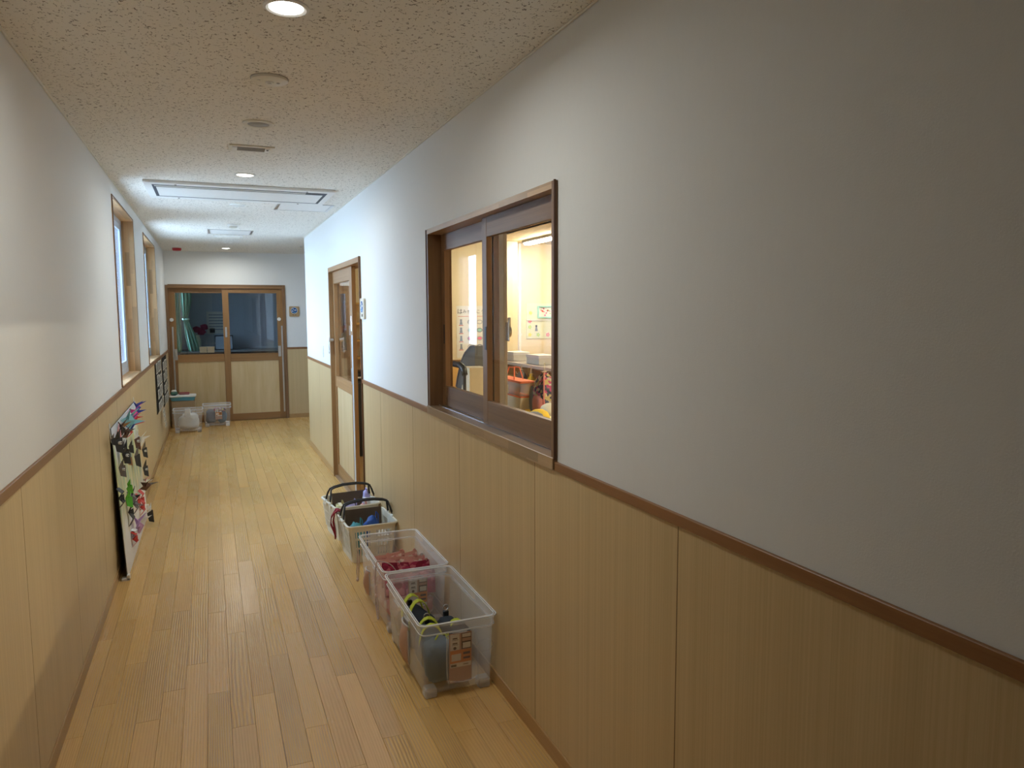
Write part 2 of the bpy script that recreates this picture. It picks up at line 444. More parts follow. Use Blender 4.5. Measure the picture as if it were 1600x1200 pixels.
# ---- walls with openings (runs along Y between x0 and x1)
def wall_y(x0, x1, y0, y1, z0, z1, holes):
    b = B(); ys = sorted({y0, y1, *[h[0] for h in holes], *[h[1] for h in holes]})
    for a, c in zip(ys, ys[1:]):
        hs = [h for h in holes if h[0] <= a+1e-6 and h[1] >= c-1e-6]
        if hs:
            h = hs[0]
            if h[2] > z0+1e-4: b.box(x0, a, z0, x1, c, h[2])
            if h[3] < z1-1e-4: b.box(x0, a, h[3], x1, c, z1)
        else: b.box(x0, a, z0, x1, c, z1)
    bmesh.ops.remove_doubles(b.bm, verts=b.bm.verts, dist=1e-5)
    return b
WIN_R = (2.236, 3.784, 1.052, 2.0); DOOR_R = (5.665, 7.215, 0, 1.998)
WIN_L = [(5.62, 7.08, 1.085, 2.378), (8.10, 9.72, 1.085, 2.378)]
wall_right = struct('wall_right', wall_y(XR, XR+.12, YB, YC, 0, ZC, [WIN_R, DOOR_R]), 'wallpaper', 'white wallpapered corridor wall on the right', 'wall')
wall_left = struct('wall_left', wall_y(XL-.14, XL, YB, YE+.12, 0, ZC, WIN_L), 'wallpaper', 'white wallpapered corridor wall on the left', 'wall')
def wall_x(x0, x1, y0, y1, z1, holes):
    b = B(); xs = sorted({x0, x1, *[h[0] for h in holes], *[h[1] for h in holes]})
    for a, c in zip(xs, xs[1:]):
        hs = [h for h in holes if h[0] <= a+1e-6 and h[1] >= c-1e-6]
        if hs: b.box(a, y0, hs[0][3], c, y1, z1)
        else: b.box(a, y0, 0, c, y1, z1)
    return b
DE = (-.572, 1.042, 0, 1.995)
wall_end = struct('wall_end', wall_x(XL, 3.2, YE, YE+.12, ZC, [DE]), 'wallpaper', 'white wall at the far end of the corridor', 'wall')
struct('wall_alcove', box(3.2, YC, 0, 3.3, YE+.12, ZC), 'wallpaper', 'white side wall of the passage turning right', 'wall')
struct('wall_passage', box(XR+.12, YC-.12, 0, 3.3, YC, ZC), 'wallpaper', 'white wall round the corner of the passage', 'wall')
struct('wall_back', box(XL-.14, YB-.1, 0, XR+.12, YB, ZC), 'wallpaper', 'white wall closing the corridor behind the camera', 'wall')

# ---- wainscot boards, each a piece of its wall, with open joints
TH = .004
def boards(wall, x, sgn, edges, skip, z1):
    for a, c in zip(edges, edges[1:]):
        for (u, v) in skip(a, c):
            if v-u > .02: obj('wainscot_board', B().box(x, u+.0016, .05, x+sgn*TH, v-.0016, z1, bev=.0008), 'wainscot', wall, world=True)
eR = [YB+.01, -3.18, -2.29, -1.40, -.51, .38, .63, 1.517, 2.404, 3.284, 4.150, 5.03, DOOR_R[0]-.02]
eR = [YB+.01]+[1.517-.888*k for k in range(5, 0, -1)]+[1.517, 2.404, 3.284, 4.150, 5.03, DOOR_R[0]-.015]
boards(wall_right, XR, -1, eR, lambda a, c: [(a, c)], 1.05)
boards(wall_right, XR, -1, [DOOR_R[1]+.015, 8.10, YC], lambda a, c: [(a, c)], 1.05)
eL = [YB+.01]+[2.688-.865*k for k in range(6, -1, -1)]+[3.553, 4.405, 5.27, 6.135, 7.0, 7.865, 8.73, 9.6, 10.46, 11.32, YE]
boards(wall_left, XL, 1, eL, lambda a, c: [(a, c)], 1.05)
obj('wainscot_board', B().box(1.062, YE, .05, 1.95, YE-TH, 1.05, bev=.0006), 'wainscot', wall_end, world=True)
obj('wainscot_board', B().box(1.953, YE, .05, 2.85, YE-TH, 1.05, bev=.0006), 'wainscot', wall_end, world=True)

# ---- dado rails, skirtings, cornice beads
def run(name, b, mat, label, cat): return struct(name, b, mat, label, cat)
for wl_, x_, sg_, ys_ in ((wall_right, XR, -1, eR[1:-1]+[8.10]), (wall_left, XL, 1, eL[1:-1])):
    for y_ in ys_: obj('joint_strip', B().box(x_, y_-.0014, .05, x_+sg_*(TH+.0001), y_+.0014, 1.046), 'wjoint', wl_, world=True)
b = B(); b.box(XR-.011, YB, 1.046, XR, WIN_R[0]-.012, ZR, bev=.0015); b.box(XR-.011, WIN_R[1]+.008, 1.046, XR, DOOR_R[0]-.014, ZR, bev=.0015); b.box(XR-.011, DOOR_R[1]+.014, 1.046, XR, YC, ZR, bev=.0015)
run('trim_1', b, 'rail', 'brown wooden dado rail along the right wall', 'rail')
run('trim_2', B().box(XL, YB, 1.046, XL+.011, YE, ZR+.004, bev=.0015), 'rail', 'brown wooden dado rail along the left wall', 'rail')
run('trim_3', B().box(1.062, YE-.011, 1.046, 3.2, YE, ZR, bev=.0015), 'rail', 'brown wooden dado rail on the far end wall', 'rail')
b = B(); b.box(XR-.0105, YB, 0, XR, DOOR_R[0]-.014, .062, bev=.002); b.box(XR-.0105, DOOR_R[1]+.014, 0, XR, YC, .062, bev=.002)
run('baseboard_right', b, 'base', 'oak skirting board at the foot of the right wall', 'baseboard')
run('baseboard_left', B().box(XL, YB, 0, XL+.0105, YE, .062, bev=.002), 'base', 'oak skirting board at the foot of the left wall', 'baseboard')
run('baseboard_end', B().box(1.062, YE-.0105, 0, 3.2, YE, .062, bev=.002), 'base', 'oak skirting board at the foot of the end wall', 'baseboard')
run('trim_4', B().box(XR-.009, YB, ZC-.007, XR, YC, ZC, bev=.002), 'offwhite', 'thin ivory ceiling bead above the right wall', 'cornice')
run('trim_5', B().box(XL, YB, ZC-.007, XL+.009, YE, ZC, bev=.002), 'offwhite', 'thin ivory ceiling bead above the left wall', 'cornice')
run('trim_6', B().box(XL, YE-.009, ZC-.007, 3.2, YE, ZC, bev=.002), 'offwhite', 'thin ivory ceiling bead above the end wall', 'cornice')
run('trim_7', B().box(XR-.002, YC-.004, 0, XR+.012, YC+.002, ZC-.01), 'white', 'white corner bead where the right wall ends', 'corner bead')

# ---- left daylight windows
for k, (y0, y1, z0, z1) in enumerate(WIN_L):
    w = thing('window_%d' % (k+2), (XL, (y0+y1)/2, z0), ['nearer tall daylight window in the left wall with wooden reveal', 'farther tall daylight window in the left wall with wooden reveal'][k], 'window', kind='structure')
    t = .02
    part('jamb', w, 'reveal_z', XL-.14, y0, z0, XL+.004, y0+t, z1); part('jamb', w, 'reveal_z', XL-.14, y1-t, z0, XL+.004, y1, z1)
    part('head', w, 'reveal_y', XL-.14, y0+t, z1-t, XL+.004, y1-t, z1); part('sill', w, 'reveal_y', XL-.14, y0+t, z0, XL+.012, y1-t, z0+.012, bev=.002)
    part('edge_strip', w, 'edge', XL+.004, y0, z0, XL+.0075, y0+t, z1)
    part('edge_strip', w, 'edge', XL+.004, y1-.006, z0, XL+.0065, y1, z1); part('edge_strip', w, 'edge', XL+.004, y0+t, z1-.006, XL+.0065, y1-.006, z1)
    a0, a1, b0, b1 = y0+t, y1-t, z0+.012, z1-t
    fr = B(); xo, xi = XL-.135, XL-.085
    fr.box(xo, a0, b0, xi, a0+.035, b1); fr.box(xo, a1-.035, b0, xi, a1, b1); fr.box(xo, a0+.035, b0, xi, a1-.035, b0+.035); fr.box(xo, a0+.035, b1-.035, xi, a1-.035, b1)
    obj('frame', fr, 'alu', w, world=True)
    mid = (a0+a1)/2
    for (u, v, xx) in ((a0+.035, mid+.03, XL-.128), (mid-.03, a1-.035, XL-.108)):
        s_ = B(); s_.box(xx, u, b0+.035, xx+.018, u+.045, b1-.035); s_.box(xx, v-.045, b0+.035, xx+.018, v, b1-.035)
        s_.box(xx, u+.045, b0+.035, xx+.018, v-.045, b0+.095); s_.box(xx, u+.045, b1-.08, xx+.018, v-.045, b1-.035)
        sh = obj('sash', s_, 'alu', w, world=True)
        obj('pane', B().box(xx+.007, u+.04, b0+.09, xx+.011, v-.04, b1-.075), 'glass', sh, world=True)
        g_ = B(); g_.box(xx+.018, u+.041, b0+.095, xx+.02, u+.047, b1-.08); g_.box(xx+.018, v-.047, b0+.095, xx+.02, v-.041, b1-.08)
        obj('gasket', g_, 'rubber', sh, world=True)
    obj('insect_screen', B().box(XL-.1335, mid-.25+.12*k, b0+.03, XL-.1325, a1-.03, b1-.03), 'mesh', w, world=True)

# ---- right internal sliding window to the classroom
y0, y1, z0, z1 = WIN_R
w = thing('window_1', (XR, (y0+y1)/2, z0), 'wooden two-panel sliding window in the right wall to the classroom', 'window', kind='structure')
t = .025; xo, xi = XR-.011, XR+.122
part('jamb', w, 'frame', xo, y0-.012, z0+.037, xi, y0+.013, z1+.012); part('jamb', w, 'frame', xo+.004, y1-.017, z0+.037, xi, y1+.008, z1+.012)
part('head', w, 'sill', xo, y0+.013, z1-.013, xi, y1-.017, z1+.012)
part('edge_strip', w, 'edge', xo-.003, y0-.014, z0+.03, xo+.004, y0-.008, z1+.014); part('edge_strip', w, 'edge', xo, y1+.006, z0+.037, xo+.006, y1+.010, z1+.012)
sl = part('sill', w, 'sill', xo-.006, y0-.008, z0-.006, xi+.02, y1+.008, z0+.037, bev=.002)
for xx in (XR+.045, XR+.078): part('track', w, 'steel', xx-.002, y0+.013, z0+.037, xx+.002, y1-.017, z0+.040)
ZS0, ZS1 = z0+.041, z1-.013
def sash_y(parent, u, v, xx, mid_mat, name='sash', stile=.06, top=.085, bot=.105, lockside=None):
    e = thing(name, (0, 0, 0), None, None); e.parent = parent; e.location = Vector((xx, (u+v)/2, ZS0))-parent.location
    th = .026
    def P(nm, *a): return obj(nm, B().box(*a, bev=.0015), 'frame' if nm == 'stile' else mid_mat, e, world=True)
    P('stile', xx-th/2, u, ZS0, xx+th/2, u+stile, ZS1); P('stile', xx-th/2, v-stile, ZS0, xx+th/2, v, ZS1)
    P('top_rail', xx-th/2+.001, u+stile, ZS1-top, xx+th/2-.001, v-stile, ZS1); P('bottom_rail', xx-th/2+.001, u+stile, ZS0, xx+th/2-.001, v-stile, ZS0+bot)
    obj('pane', B().box(xx-.002, u+stile-.006, ZS0+bot-.006, xx+.002, v-stile+.006, ZS1-top+.006), 'acrylic', e, world=True)
    return e
s1 = sash_y(w, y0+.013, 3.045, XR+.045, 'frame_y', stile=.055)
s2 = sash_y(w, 2.99, y1-.017, XR+.078, 'frame_y', stile=.055)
obj('finger_pull', B().box(XR+.030, 2.995, 1.42, XR+.0325, 3.015, 1.52), 'black', s1, world=True)
obj('finger_pull', B().box(XR+.063, 3.715, 1.42, XR+.0655, 3.735, 1.52), 'black', s2, world=True)
lk = B().cyl((XR+.094, 2.905, 1.50), (XR+.104, 2.905, 1.50), .024); lk.box(XR+.096, 2.895, 1.50, XR+.106, 2.912, 1.56, bev=.003); lk.box(XR+.091, 2.885, 1.46, XR+.095, 2.925, 1.54, bev=.002)
obj('latch', lk, 'brass', w, world=True, smooth=30)

# ---- classroom sliding door in the right wall
y0, y1, z0, z1 = DOOR_R
d = thing('door_2', (XR, (y0+y1)/2, 0), 'wooden sliding classroom door in the right wall, slid partly open', 'door', kind='structure')
part('jamb', d, 'door_z', XR-.014, y1-.02, 0, XR+.125, y1+.014, z1+.012); part('jamb', d, 'door_z', XR-.012, y0-.014, 0, XR+.125, y0+.014, z1+.012)
part('head', d, 'door_y', XR-.014, y0+.014, z1-.03, XR+.125, y1-.02, z1+.012)
part('edge_strip', d, 'edge', XR-.016, y0-.018, 0, XR-.010, y0-.010, z1+.014)
part('threshold', d, 'sill', XR-.004, y0+.014, 0, XR+.12, y1-.02, .012)
def leaf_y(parent, u, v, xx, label=None):
    e = thing('door_leaf', (0, 0, 0), None, None); e.parent = parent; e.location = Vector((xx, (u+v)/2, .012))-parent.location
    th = .034; a, c = .014, z1-.03
    for q in ((u, u+.105), (v-.06, v)): obj('stile', B().box(xx-th/2, q[0], a, xx+th/2, q[1], c, bev=.0015), 'door_z', e, world=True)
    for q in ((a, .13), (.885, .985), (1.86, c)): obj('rail', B().box(xx-th/2+.001, u+.105, q[0], xx+th/2-.001, v-.06, q[1], bev=.0015), 'door_y', e, world=True)
    obj('panel', B().box(xx-.006, u+.1, .125, xx+.006, v-.055, .89), 'ply', e, world=True)
    obj('pane', B().box(xx-.002, u+.1, .98, xx+.002, v-.055, 1.865), 'glass', e, world=True)
    return e
L1 = leaf_y(d, 6.19, y1-.02, XR+.04)
L2 = leaf_y(d, 6.50, y1-.024, XR+.085)
obj('edge_guard', B().box(XR+.0195, 6.19, .014, XR+.024, 6.235, 1.40), 'alu', L1, world=True)
obj('lock_plate', B().box(XR+.0195, 6.235, 1.43, XR+.0235, 6.262, 1.56, bev=.002).cyl((XR+.018, 6.249, 1.52), (XR+.0235, 6.249, 1.52), .009), 'brass', L1, world=True)
obj('finger_pull', B().box(XR+.0195, 6.255, .98, XR+.0225, 6.285, 1.12, bev=.002), 'steel', L1, world=True)
kn = B().cyl((XR+.01, 7.165, 1.33), (XR-.03, 7.165, 1.33), .016).box(XR-.034, 7.15, 1.2, XR-.028, 7.18, 1.36, bev=.004)
obj('hook', kn, 'brass', d, world=True)

# ---- double sliding door at the far end
d = thing('door_1', (.235, YE, 0), 'wooden double sliding door with glass uppers at the far end', 'door', kind='structure')
part('jamb', d, 'frame', DE[0], YE-.014, 0, DE[0]+.034, YE+.125, DE[3]); part('jamb', d, 'frame', DE[1]-.022, YE-.014, 0, DE[1]+.018, YE+.125, DE[3]+.01)
part('head', d, 'frame_x', DE[0]+.034, YE-.014, DE[3]-.045, DE[1]-.022, YE+.125, DE[3]+.01)
part('lintel_strip', d, 'door_x', DE[0]+.034, YE-.0155, DE[3]-.04, DE[1]-.022, YE-.014, DE[3]-.022)
def leaf_x(parent, u, v, yy, lock, meet):
    e = thing('door_leaf', (0, 0, 0), None, None); e.parent = parent; e.location = Vector(((u+v)/2, yy, .004))-parent.location
    th = .034; a, c = .004, DE[3]-.045
    st = .085
    for q in ((u, u+st), (v-st, v)): obj('stile', B().box(q[0], yy-th/2, a, q[1], yy+th/2, c, bev=.0015), 'door_z', e, world=True)
    for q in ((a, .105), (.885, .995), (1.885, c)): obj('rail', B().box(u+st, yy-th/2+.001, q[0], v-st, yy+th/2-.001, q[1], bev=.0015), 'door_x', e, world=True)
    obj('panel', B().box(u+st-.005, yy-.006, .1, v-st+.005, yy+.006, .89), 'ply', e, world=True)
    obj('pane', B().box(u+st-.005, yy-.002, .99, v-st+.005, yy+.002, 1.89), 'glass', e, world=True)
    obj('finger_guard', B().box(lock[0]-.011, yy-th/2-.004, .1, lock[0]+.011, yy-th/2, 1.4), 'steel', e, world=True)
    return e
E1 = leaf_x(d, DE[0]+.034, .262, YE+.068, (-.5, 0), 0)
E2 = leaf_x(d, .178, DE[1]-.022, YE+.03, (.998, 0), 0)
obj('lock', B().cyl((-.508, YE+.052, 1.5), (-.508, YE+.038, 1.5), .027, .024, 24), 'white', E1, world=True, smooth=30)
obj('lock', B().cyl((.962, YE+.014, 1.5), (.962, YE, 1.5), .027, .024, 24), 'white', E2, world=True, smooth=30)
obj('finger_pull', B().box(-.5, YE+.047, .92, -.45, YE+.052, 1.08, bev=.002), 'steel', E1, world=True)
obj('finger_pull', B().box(.935, YE+.009, .94, .975, YE+.014, 1.1, bev=.002), 'steel', E2, world=True)
obj('bar_handle', B().box(.198, YE+.003, 1.24, .226, YE+.014, 1.39, bev=.004), 'steel', E2, world=True)

# ================================================================== CEILING FITTINGS
def downlight(x, y, on_, label, power=0.0):
    t_ = thing('ceiling_downlight', (x, y, ZC), label, 'ceiling light', 'round ceiling downlights')
    obj('trim_ring', B().lathe([(.066, 0), (.066, -.004), (.058, -.007), (.050, -.004), (.048, 0)]), 'white', t_, smooth=30)
    obj('lens', B().lathe([(.0485, -.0005), (.0485, -.003), (.03, -.0055), (.001, -.006)]), 'lens' if on_ else 'white', t_, smooth=True)
    if power:
        l = bpy.data.lights.new('lamp_light', 'AREA'); l.shape = 'DISK'; l.size = .09; l.energy = power; l.color = (.97, 1, .95); l.spread = R(172)
        o = bpy.data.objects.new('lamp_light', l); COL.objects.link(o); o.parent = t_; o.location = (0, 0, -.012)
    return t_
downlight(.245, 2.345, True, 'lit round downlight nearest the camera, at the top of the view', 6.5)
downlight(.248, 5.172, True, 'lit round downlight just before the long ceiling air conditioner', 6.5)
downlight(.243, 10.95, True, 'lit round downlight nearest the far sliding doors', 6.5)
downlight(.25, 6.61, False, 'unlit round downlight just past the long air conditioner')

t_ = thing('emergency_light', (.249, 3.06, ZC), 'round flush ceiling disc with a small ringed eye, behind the nearest lamp', 'emergency light')
obj('shadow_gap', B().lathe([(.0715, 0), (.0715, -.0015), (.001, -.0015)]), 'grey', t_); obj('cover_plate', B().lathe([(.068, 0), (.068, -.009), (.062, -.012), (.001, -.013)]), 'offwhite', t_, smooth=30)  # grey disc drawn as the shadow line round the cover plate
obj('eye_ring', B().lathe([(.015, -.012), (.015, -.018), (.010, -.018), (.008, -.0135)]), 'white', t_, smooth=30)
obj('eye', B().lathe([(.008, -.012), (.008, -.016), (.001, -.018)]), 'grey', t_, smooth=True)
obj('test_button', B().lathe([(.006, 0), (.006, -.0145), (.001, -.0145)], (.032, .004, 0)), 'grey', t_)
obj('test_button', B().lathe([(.006, 0), (.006, -.0145), (.001, -.0145)], (-.04, -.012, 0)), 'offwhite', t_)
t_ = thing('ceiling_speaker', (.25, 3.775, ZC), 'round ceiling speaker with grey mesh disc beside the rectangular grille', 'speaker')
obj('trim_ring', B().lathe([(.072, 0), (.072, -.005), (.066, -.008), (.05, -.007), (.048, 0)]), 'offwhite', t_, smooth=30)
obj('grille', B().lathe([(.0495, -.001), (.0495, -.006), (.001, -.0075)]), 'grey', t_, smooth=True)
t_ = thing('ceiling_grille', (.248, 4.345, ZC), 'small rectangular ceiling grille with grey mesh window', 'vent')
b = B(); 
for q in ((-.115, -.075, -.1, .075), (.09, -.075, .115, .075), (-.1, -.075, .09, -.05), (-.1, .05, .09, .075)): b.box(q[0], q[1], -.007, q[2], q[3], 0, bev=.001)
obj('frame', b, 'offwhite', t_)
obj('mesh_window', B().box(-.075, -.05, -.006, .068, .05, 0), 'grey', t_)
obj('side_strip', B().box(-.1, -.045, -.010, -.075, .045, 0), 'white', t_); obj('side_strip', B().box(.068, -.045, -.010, .09, .045, 0), 'white', t_)
obj('sensor_eye', B().cyl((.08, -.02, 0), (.08, -.02, -.0125), .006, seg=12), 'black', t_)
for i in range(9):
    obj('louvre', B().box(-.074, -.04+i*.01-.001, -.0068, .067, -.04+i*.01+.002, -.006), 'papergrey0', t_)

# long ceiling air conditioner
t_ = thing('air_conditioner', (.255, 5.93, ZC), 'long white ceiling cassette air conditioner across the corridor', 'air conditioner')
wx, wy = 1.27/2, .72/2
b = B()
for q in ((-wx, -wy, wx, -wy+.075), (-wx, wy-.12, wx, wy), (-wx, -wy+.075, -wx+.055, wy-.12), (wx-.055, -wy+.075, wx, wy-.12)): b.box(q[0], q[1], -.02, q[2], q[3], 0, bev=.004)
obj('frame', b, 'white', t_)
obj('intake_slot', B().box(-wx+.05, -wy+.07, -.0203, wx-.05, wy-.11, -.001), 'rubber', t_)  # dark slab flush with the frame, painted as shade in the gaps
obj('centre_panel', B().box(-wx+.072, -wy+.165, -.0212, wx-.072, wy-.142, -.0195), 'white', t_)
obj('louvre', B().box(-wx+.063, -wy+.098, -.0209, wx-.2, -wy+.118, -.0195), 'offwhite', t_); obj('louvre', B().box(-wx+.063, -wy+.132, -.0209, wx-.2, -wy+.146, -.0195), 'offwhite', t_)
for q in ((-wx+.2, -wy+.035), (wx-.2, -wy+.035), (-wx+.2, wy-.06), (wx-.2, wy-.06)): obj('clip', B().cyl((q[0], q[1], -.0195), (q[0], q[1], -.024), .007, seg=12), 'grey', t_)
def hatch(x, y, sx, sy, label):
    t_ = thing('ceiling_hatch', (x, y, ZC), label, 'access hatch', 'ceiling access hatches')
    b = B(); e = .022
    b.box(-sx/2, -sy/2, -.005, sx/2, -sy/2+.01, 0); b.box(-sx/2, sy/2-.01, -.005, sx/2, sy/2, 0); b.box(-sx/2, -sy/2+.01, -.005, -sx/2+e, sy/2-.01, 0); b.box(sx/2-e, -sy/2+.01, -.005, sx/2, sy/2-.01, 0)
    obj('metal_frame', b, 'steel', t_); obj('lid', B().box(-sx/2+e+.002, -sy/2+.012, -.004, sx/2-e-.002, sy/2-.012, 0), 'white', t_)
hatch(.775, 6.56, .45, .42, 'square ceiling hatch beside the air conditioner, near the right wall')
hatch(.245, 8.80, .46, .46, 'square ceiling hatch past the smoke detector')
t_ = thing('smoke_detector', (.253, 8.03, ZC), 'white domed smoke detector hanging under the ceiling', 'smoke detector')
obj('base', B().lathe([(.052, 0), (.052, -.018), (.047, -.022), (.001, -.022)]), 'white', t_, smooth=30); obj('dome', B().lathe([(.04, -.02), (.038, -.036), (.022, -.046), (.001, -.048)]), 'offwhite', t_, smooth=35)
t_ = thing('ceiling_grille', (.235, 9.35, ZC), 'faint white ceiling vent past the farther hatch', 'vent')
obj('frame', B().box(-.16, -.09, -.006, .16, .09, 0, bev=.001), 'white', t_)
for i in range(5): obj('slat', B().box(-.13, -.065+i*.03, -.010, .13, -.055+i*.03, -.005), 'offwhite', t_)
t_ = thing('alarm_lamp', (-.375, 11.05, ZC), 'red fire alarm lamp on the far ceiling', 'alarm lamp')
obj('base', B().lathe([(.062, 0), (.062, -.008), (.001, -.008)]), 'white', t_); obj('lens', B().lathe([(.056, -.007), (.060, -.024), (.05, -.044), (.001, -.05)]), 'red', t_, smooth=35)
t_ = thing('sprinkler_rose', (1.158, 10.24, ZC), 'tiny ceiling sprinkler by the passage corner', 'sprinkler')
obj('rose', B().lathe([(.035, 0), (.033, -.005), (.001, -.006)]), 'white', t_); obj('head', B().lathe([(.010, -.005), (.012, -.018), (.001, -.022)]), 'steel', t_)
t_ = thing('ceiling_sensor', (.25, 10.1, ZC), 'small white ring sensor on the ceiling before the far lamp', 'sensor')
obj('ring', B().lathe([(.05, 0), (.05, -.005), (.03, -.006), (.028, 0)]), 'white', t_); obj('lens', B().lathe([(.027, 0), (.025, -.008), (.001, -.014)]), 'offwhite', t_, smooth=True)

# ================================================================== SIGNS, SWITCH
M['signwood'] = wood('sign_wood', (.42, .29, .15), (.33, .21, .10), 'z', .5)
M['signpale'] = plain('sign_cream', (.62, .55, .42), .5)
M['blue'] = plain('emblem_blue', (.012, .09, .30), .4); M['sky'] = plain('emblem_light_blue', (.12, .35, .6), .4); M['ink'] = plain('brown_ink', (.06, .03, .015), .6)
def room_sign(loc, rz, label, base, nm):
    t_ = thing('room_sign', loc, label, 'sign', rz=rz)       # faces local -Y
    pr = rrect(0, 0, .145, .155, .014, 0); pr = [Vector((p.x, 0, p.y)) for p in pr]
    obj('plate', B().prism(pr, (0, -.016, 0)), base, t_)
    obj('emblem_ring', B().cyl((0, -.016, .014), (0, -.0175, .014), .049, seg=32), 'white', t_); obj('emblem', B().cyl((0, -.0175, .014), (0, -.0185, .014), .044, seg=32), 'blue', t_)
    def blob(c, rx, rz_, m): obj('emblem_shape', B().prism([(c[0]+rx*math.cos(a*math.pi/6), -.0185, c[1]+rz_*math.sin(a*math.pi/6)*(1 if math.sin(a*math.pi/6) > 0 else .5)) for a in range(12)], (0, -.0006, 0)), m, t_)
    blob((.016, .018), .019, .010, 'white'); blob((-.016, .034), .010, .009, 'white'); blob((-.024, .004), .012, .010, 'white'); blob((.004, -.014), .020, .008, 'sky')
    for i in (-1, 1): text('海組'[(i+1)//2], .022, 'ink', t_, (i*.016, -.0166, -.052), (R(90), 0, 0), 'lettering')
room_sign((1.182, YE, 1.613), 0, 'square wooden room sign with blue round emblem beside the far doors', 'signwood', 's')
room_sign((XR, 5.555, 1.615), R(-90), 'pale room sign with blue emblem beside the classroom door', 'signpale', 's')
t_ = thing('light_switch', (XR, 7.79, 1.19), 'white light switch plate on the right wall beyond the classroom door', 'switch')
obj('plate', B().box(-.006, -.036, -.06, 0, .036, .06, bev=.002), 'white', t_); obj('rocker', B().box(-.0085, -.018, -.03, -.006, .018, .03, bev=.001), 'offwhite', t_)

# ================================================================== CLASSROOM behind the right wall
CX0, CX1, CY0, CY1 = XR+.12, 6.4, .6, YC-.12
M['cfloor'] = wood('classroom_floor_wood', (.52, .34, .15), (.42, .26, .10), 'y', .35)
struct('floor_classroom', box(CX0, CY0, -.08, CX1, CY1, 0), 'cfloor', 'wooden classroom floor', 'floor')
struct('ceiling_classroom', box(CX0, CY0, ZC, CX1, CY1, ZC+.1), 'cream', 'plain cream classroom ceiling', 'ceiling')
struct('wall_classroom_far', box(CX0, CY1-.02, 0, CX1, CY1, ZC), 'cream', 'cream far wall of the classroom', 'wall')
struct('wall_classroom_side', box(CX1, CY0, 0, CX1+.1, CY1, ZC), 'cream', 'cream side wall of the classroom', 'wall')
struct('wall_classroom_near', box(CX0, CY0-.1, 0, CX1, CY0, ZC), 'cream', 'cream near wall of the classroom', 'wall')
M['honey'] = wood('honey_wainscot', (.72, .46, .16), (.6, .36, .11), 'z', .45)
b = B().box(CX0+.02, CY1-.028, 0, CX1, CY1-.02, .93); struct('wall_wainscot', b, 'honey', 'honey-coloured wainscot on the classroom far wall', 'wall')
struct('trim_8', B().box(CX0+.02, CY1-.045, .93, CX1, CY1-.02, .985, bev=.003), 'door_x', 'honey wood ledge along the classroom far wall', 'rail')

def led_bar(x, y0, y1, label):
    t_ = thing('led_bar_light', (x, (y0+y1)/2, ZC), label, 'ceiling light', 'classroom LED bars'); l = (y1-y0)/2
    obj('housing', B().box(-.06, -l, -.03, .06, l, 0, bev=.004), 'white', t_)
    obj('diffuser', B().box(-.04, -l+.01, -.055, .04, l-.01, -.03, bev=.012, seg=3) if False else B().box(-.04, -l+.01, -.055, .04, l-.01, -.03, bev=.012), 'led', t_)
led_bar(3.72, 7.45, 8.62, 'lit LED bar on the classroom ceiling, seen at the top of the right window pane')
led_bar(3.72, 4.3, 5.5, 'lit LED bar on the classroom ceiling, middle of the row')
led_bar(3.72, 1.6, 2.8, 'lit LED bar on the classroom ceiling, nearest the camera')

YW = CY1-.021
M['paper'] = plain('white_paper', (.72, .70, .62), .7); M['papergrey'] = plain('grey_paper', (.42, .42, .42), .7)
M['pblack'] = plain('print_black', (.03, .03, .03), .7); M['pred'] = plain('print_red', (.55, .06, .04), .7); M['pgrey'] = plain('print_grey', (.22, .24, .27), .7)
M['pteal'] = plain('print_teal', (.30, .60, .52), .6); M['ppink'] = plain('paper_pink', (.75, .16, .28), .7); M['pgreen'] = plain('paper_green', (.36, .62, .22), .7); M['pyellow'] = plain('paper_yellow', (.85, .68, .15), .7)
# tooth-brushing poster
a, c = on(713, 478, 'y', YW), on(762, 558, 'y', YW)
t_ = thing('wall_poster', (a.x, YW, c.z), 'large cream tooth-brushing poster with rows of small drawings, left window pane', 'poster')
pw, ph = c.x-a.x, a.z-c.z
obj('sheet', B().box(0, -.002, 0, pw, 0, ph), 'paper', t_)
for i, ch in enumerate('はみがきこう'): text(ch, .075 if i == 0 else .055, 'pblack', t_, (.045+i*.062, -.003, ph-.075), (R(90), 0, 0))
obj('rule_line', B().box(.02, -.0028, ph-.135, pw-.03, -.002, ph-.130), 'pred', t_)
for r in range(4):
    for q in range(3):
        z = ph-.205-r*.105; x = .06+q*.125
        if q == 0:
            obj('figure_print', B().prism([(x-.02, -.002, z-.035), (x+.02, -.002, z-.035), (x+.012, -.002, z+.01), (x+.014, -.002, z+.035), (x-.014, -.002, z+.035), (x-.012, -.002, z+.01)], (0, -.0007, 0)), 'pgrey', t_); obj('caption_print', B().box(x-.03, -.0028, z-.046, x+.03, -.002, z-.038), 'pred', t_)
        else:
            obj('figure_print', B().prism([(x+.042*math.cos(k*math.pi/5), -.002, z+.03*math.sin(k*math.pi/5)) for k in range(10)], (0, -.0006, 0)), ['papergrey', 'pgrey'][(r+q) % 2], t_)
            obj('figure_print', B().prism([(x+.03*math.cos(k*math.pi/5), -.0026, z+.018*math.sin(k*math.pi/5)) for k in range(10)], (0, -.0006, 0)), ['paper', 'pteal', 'ppink', 'paper'][r], t_)
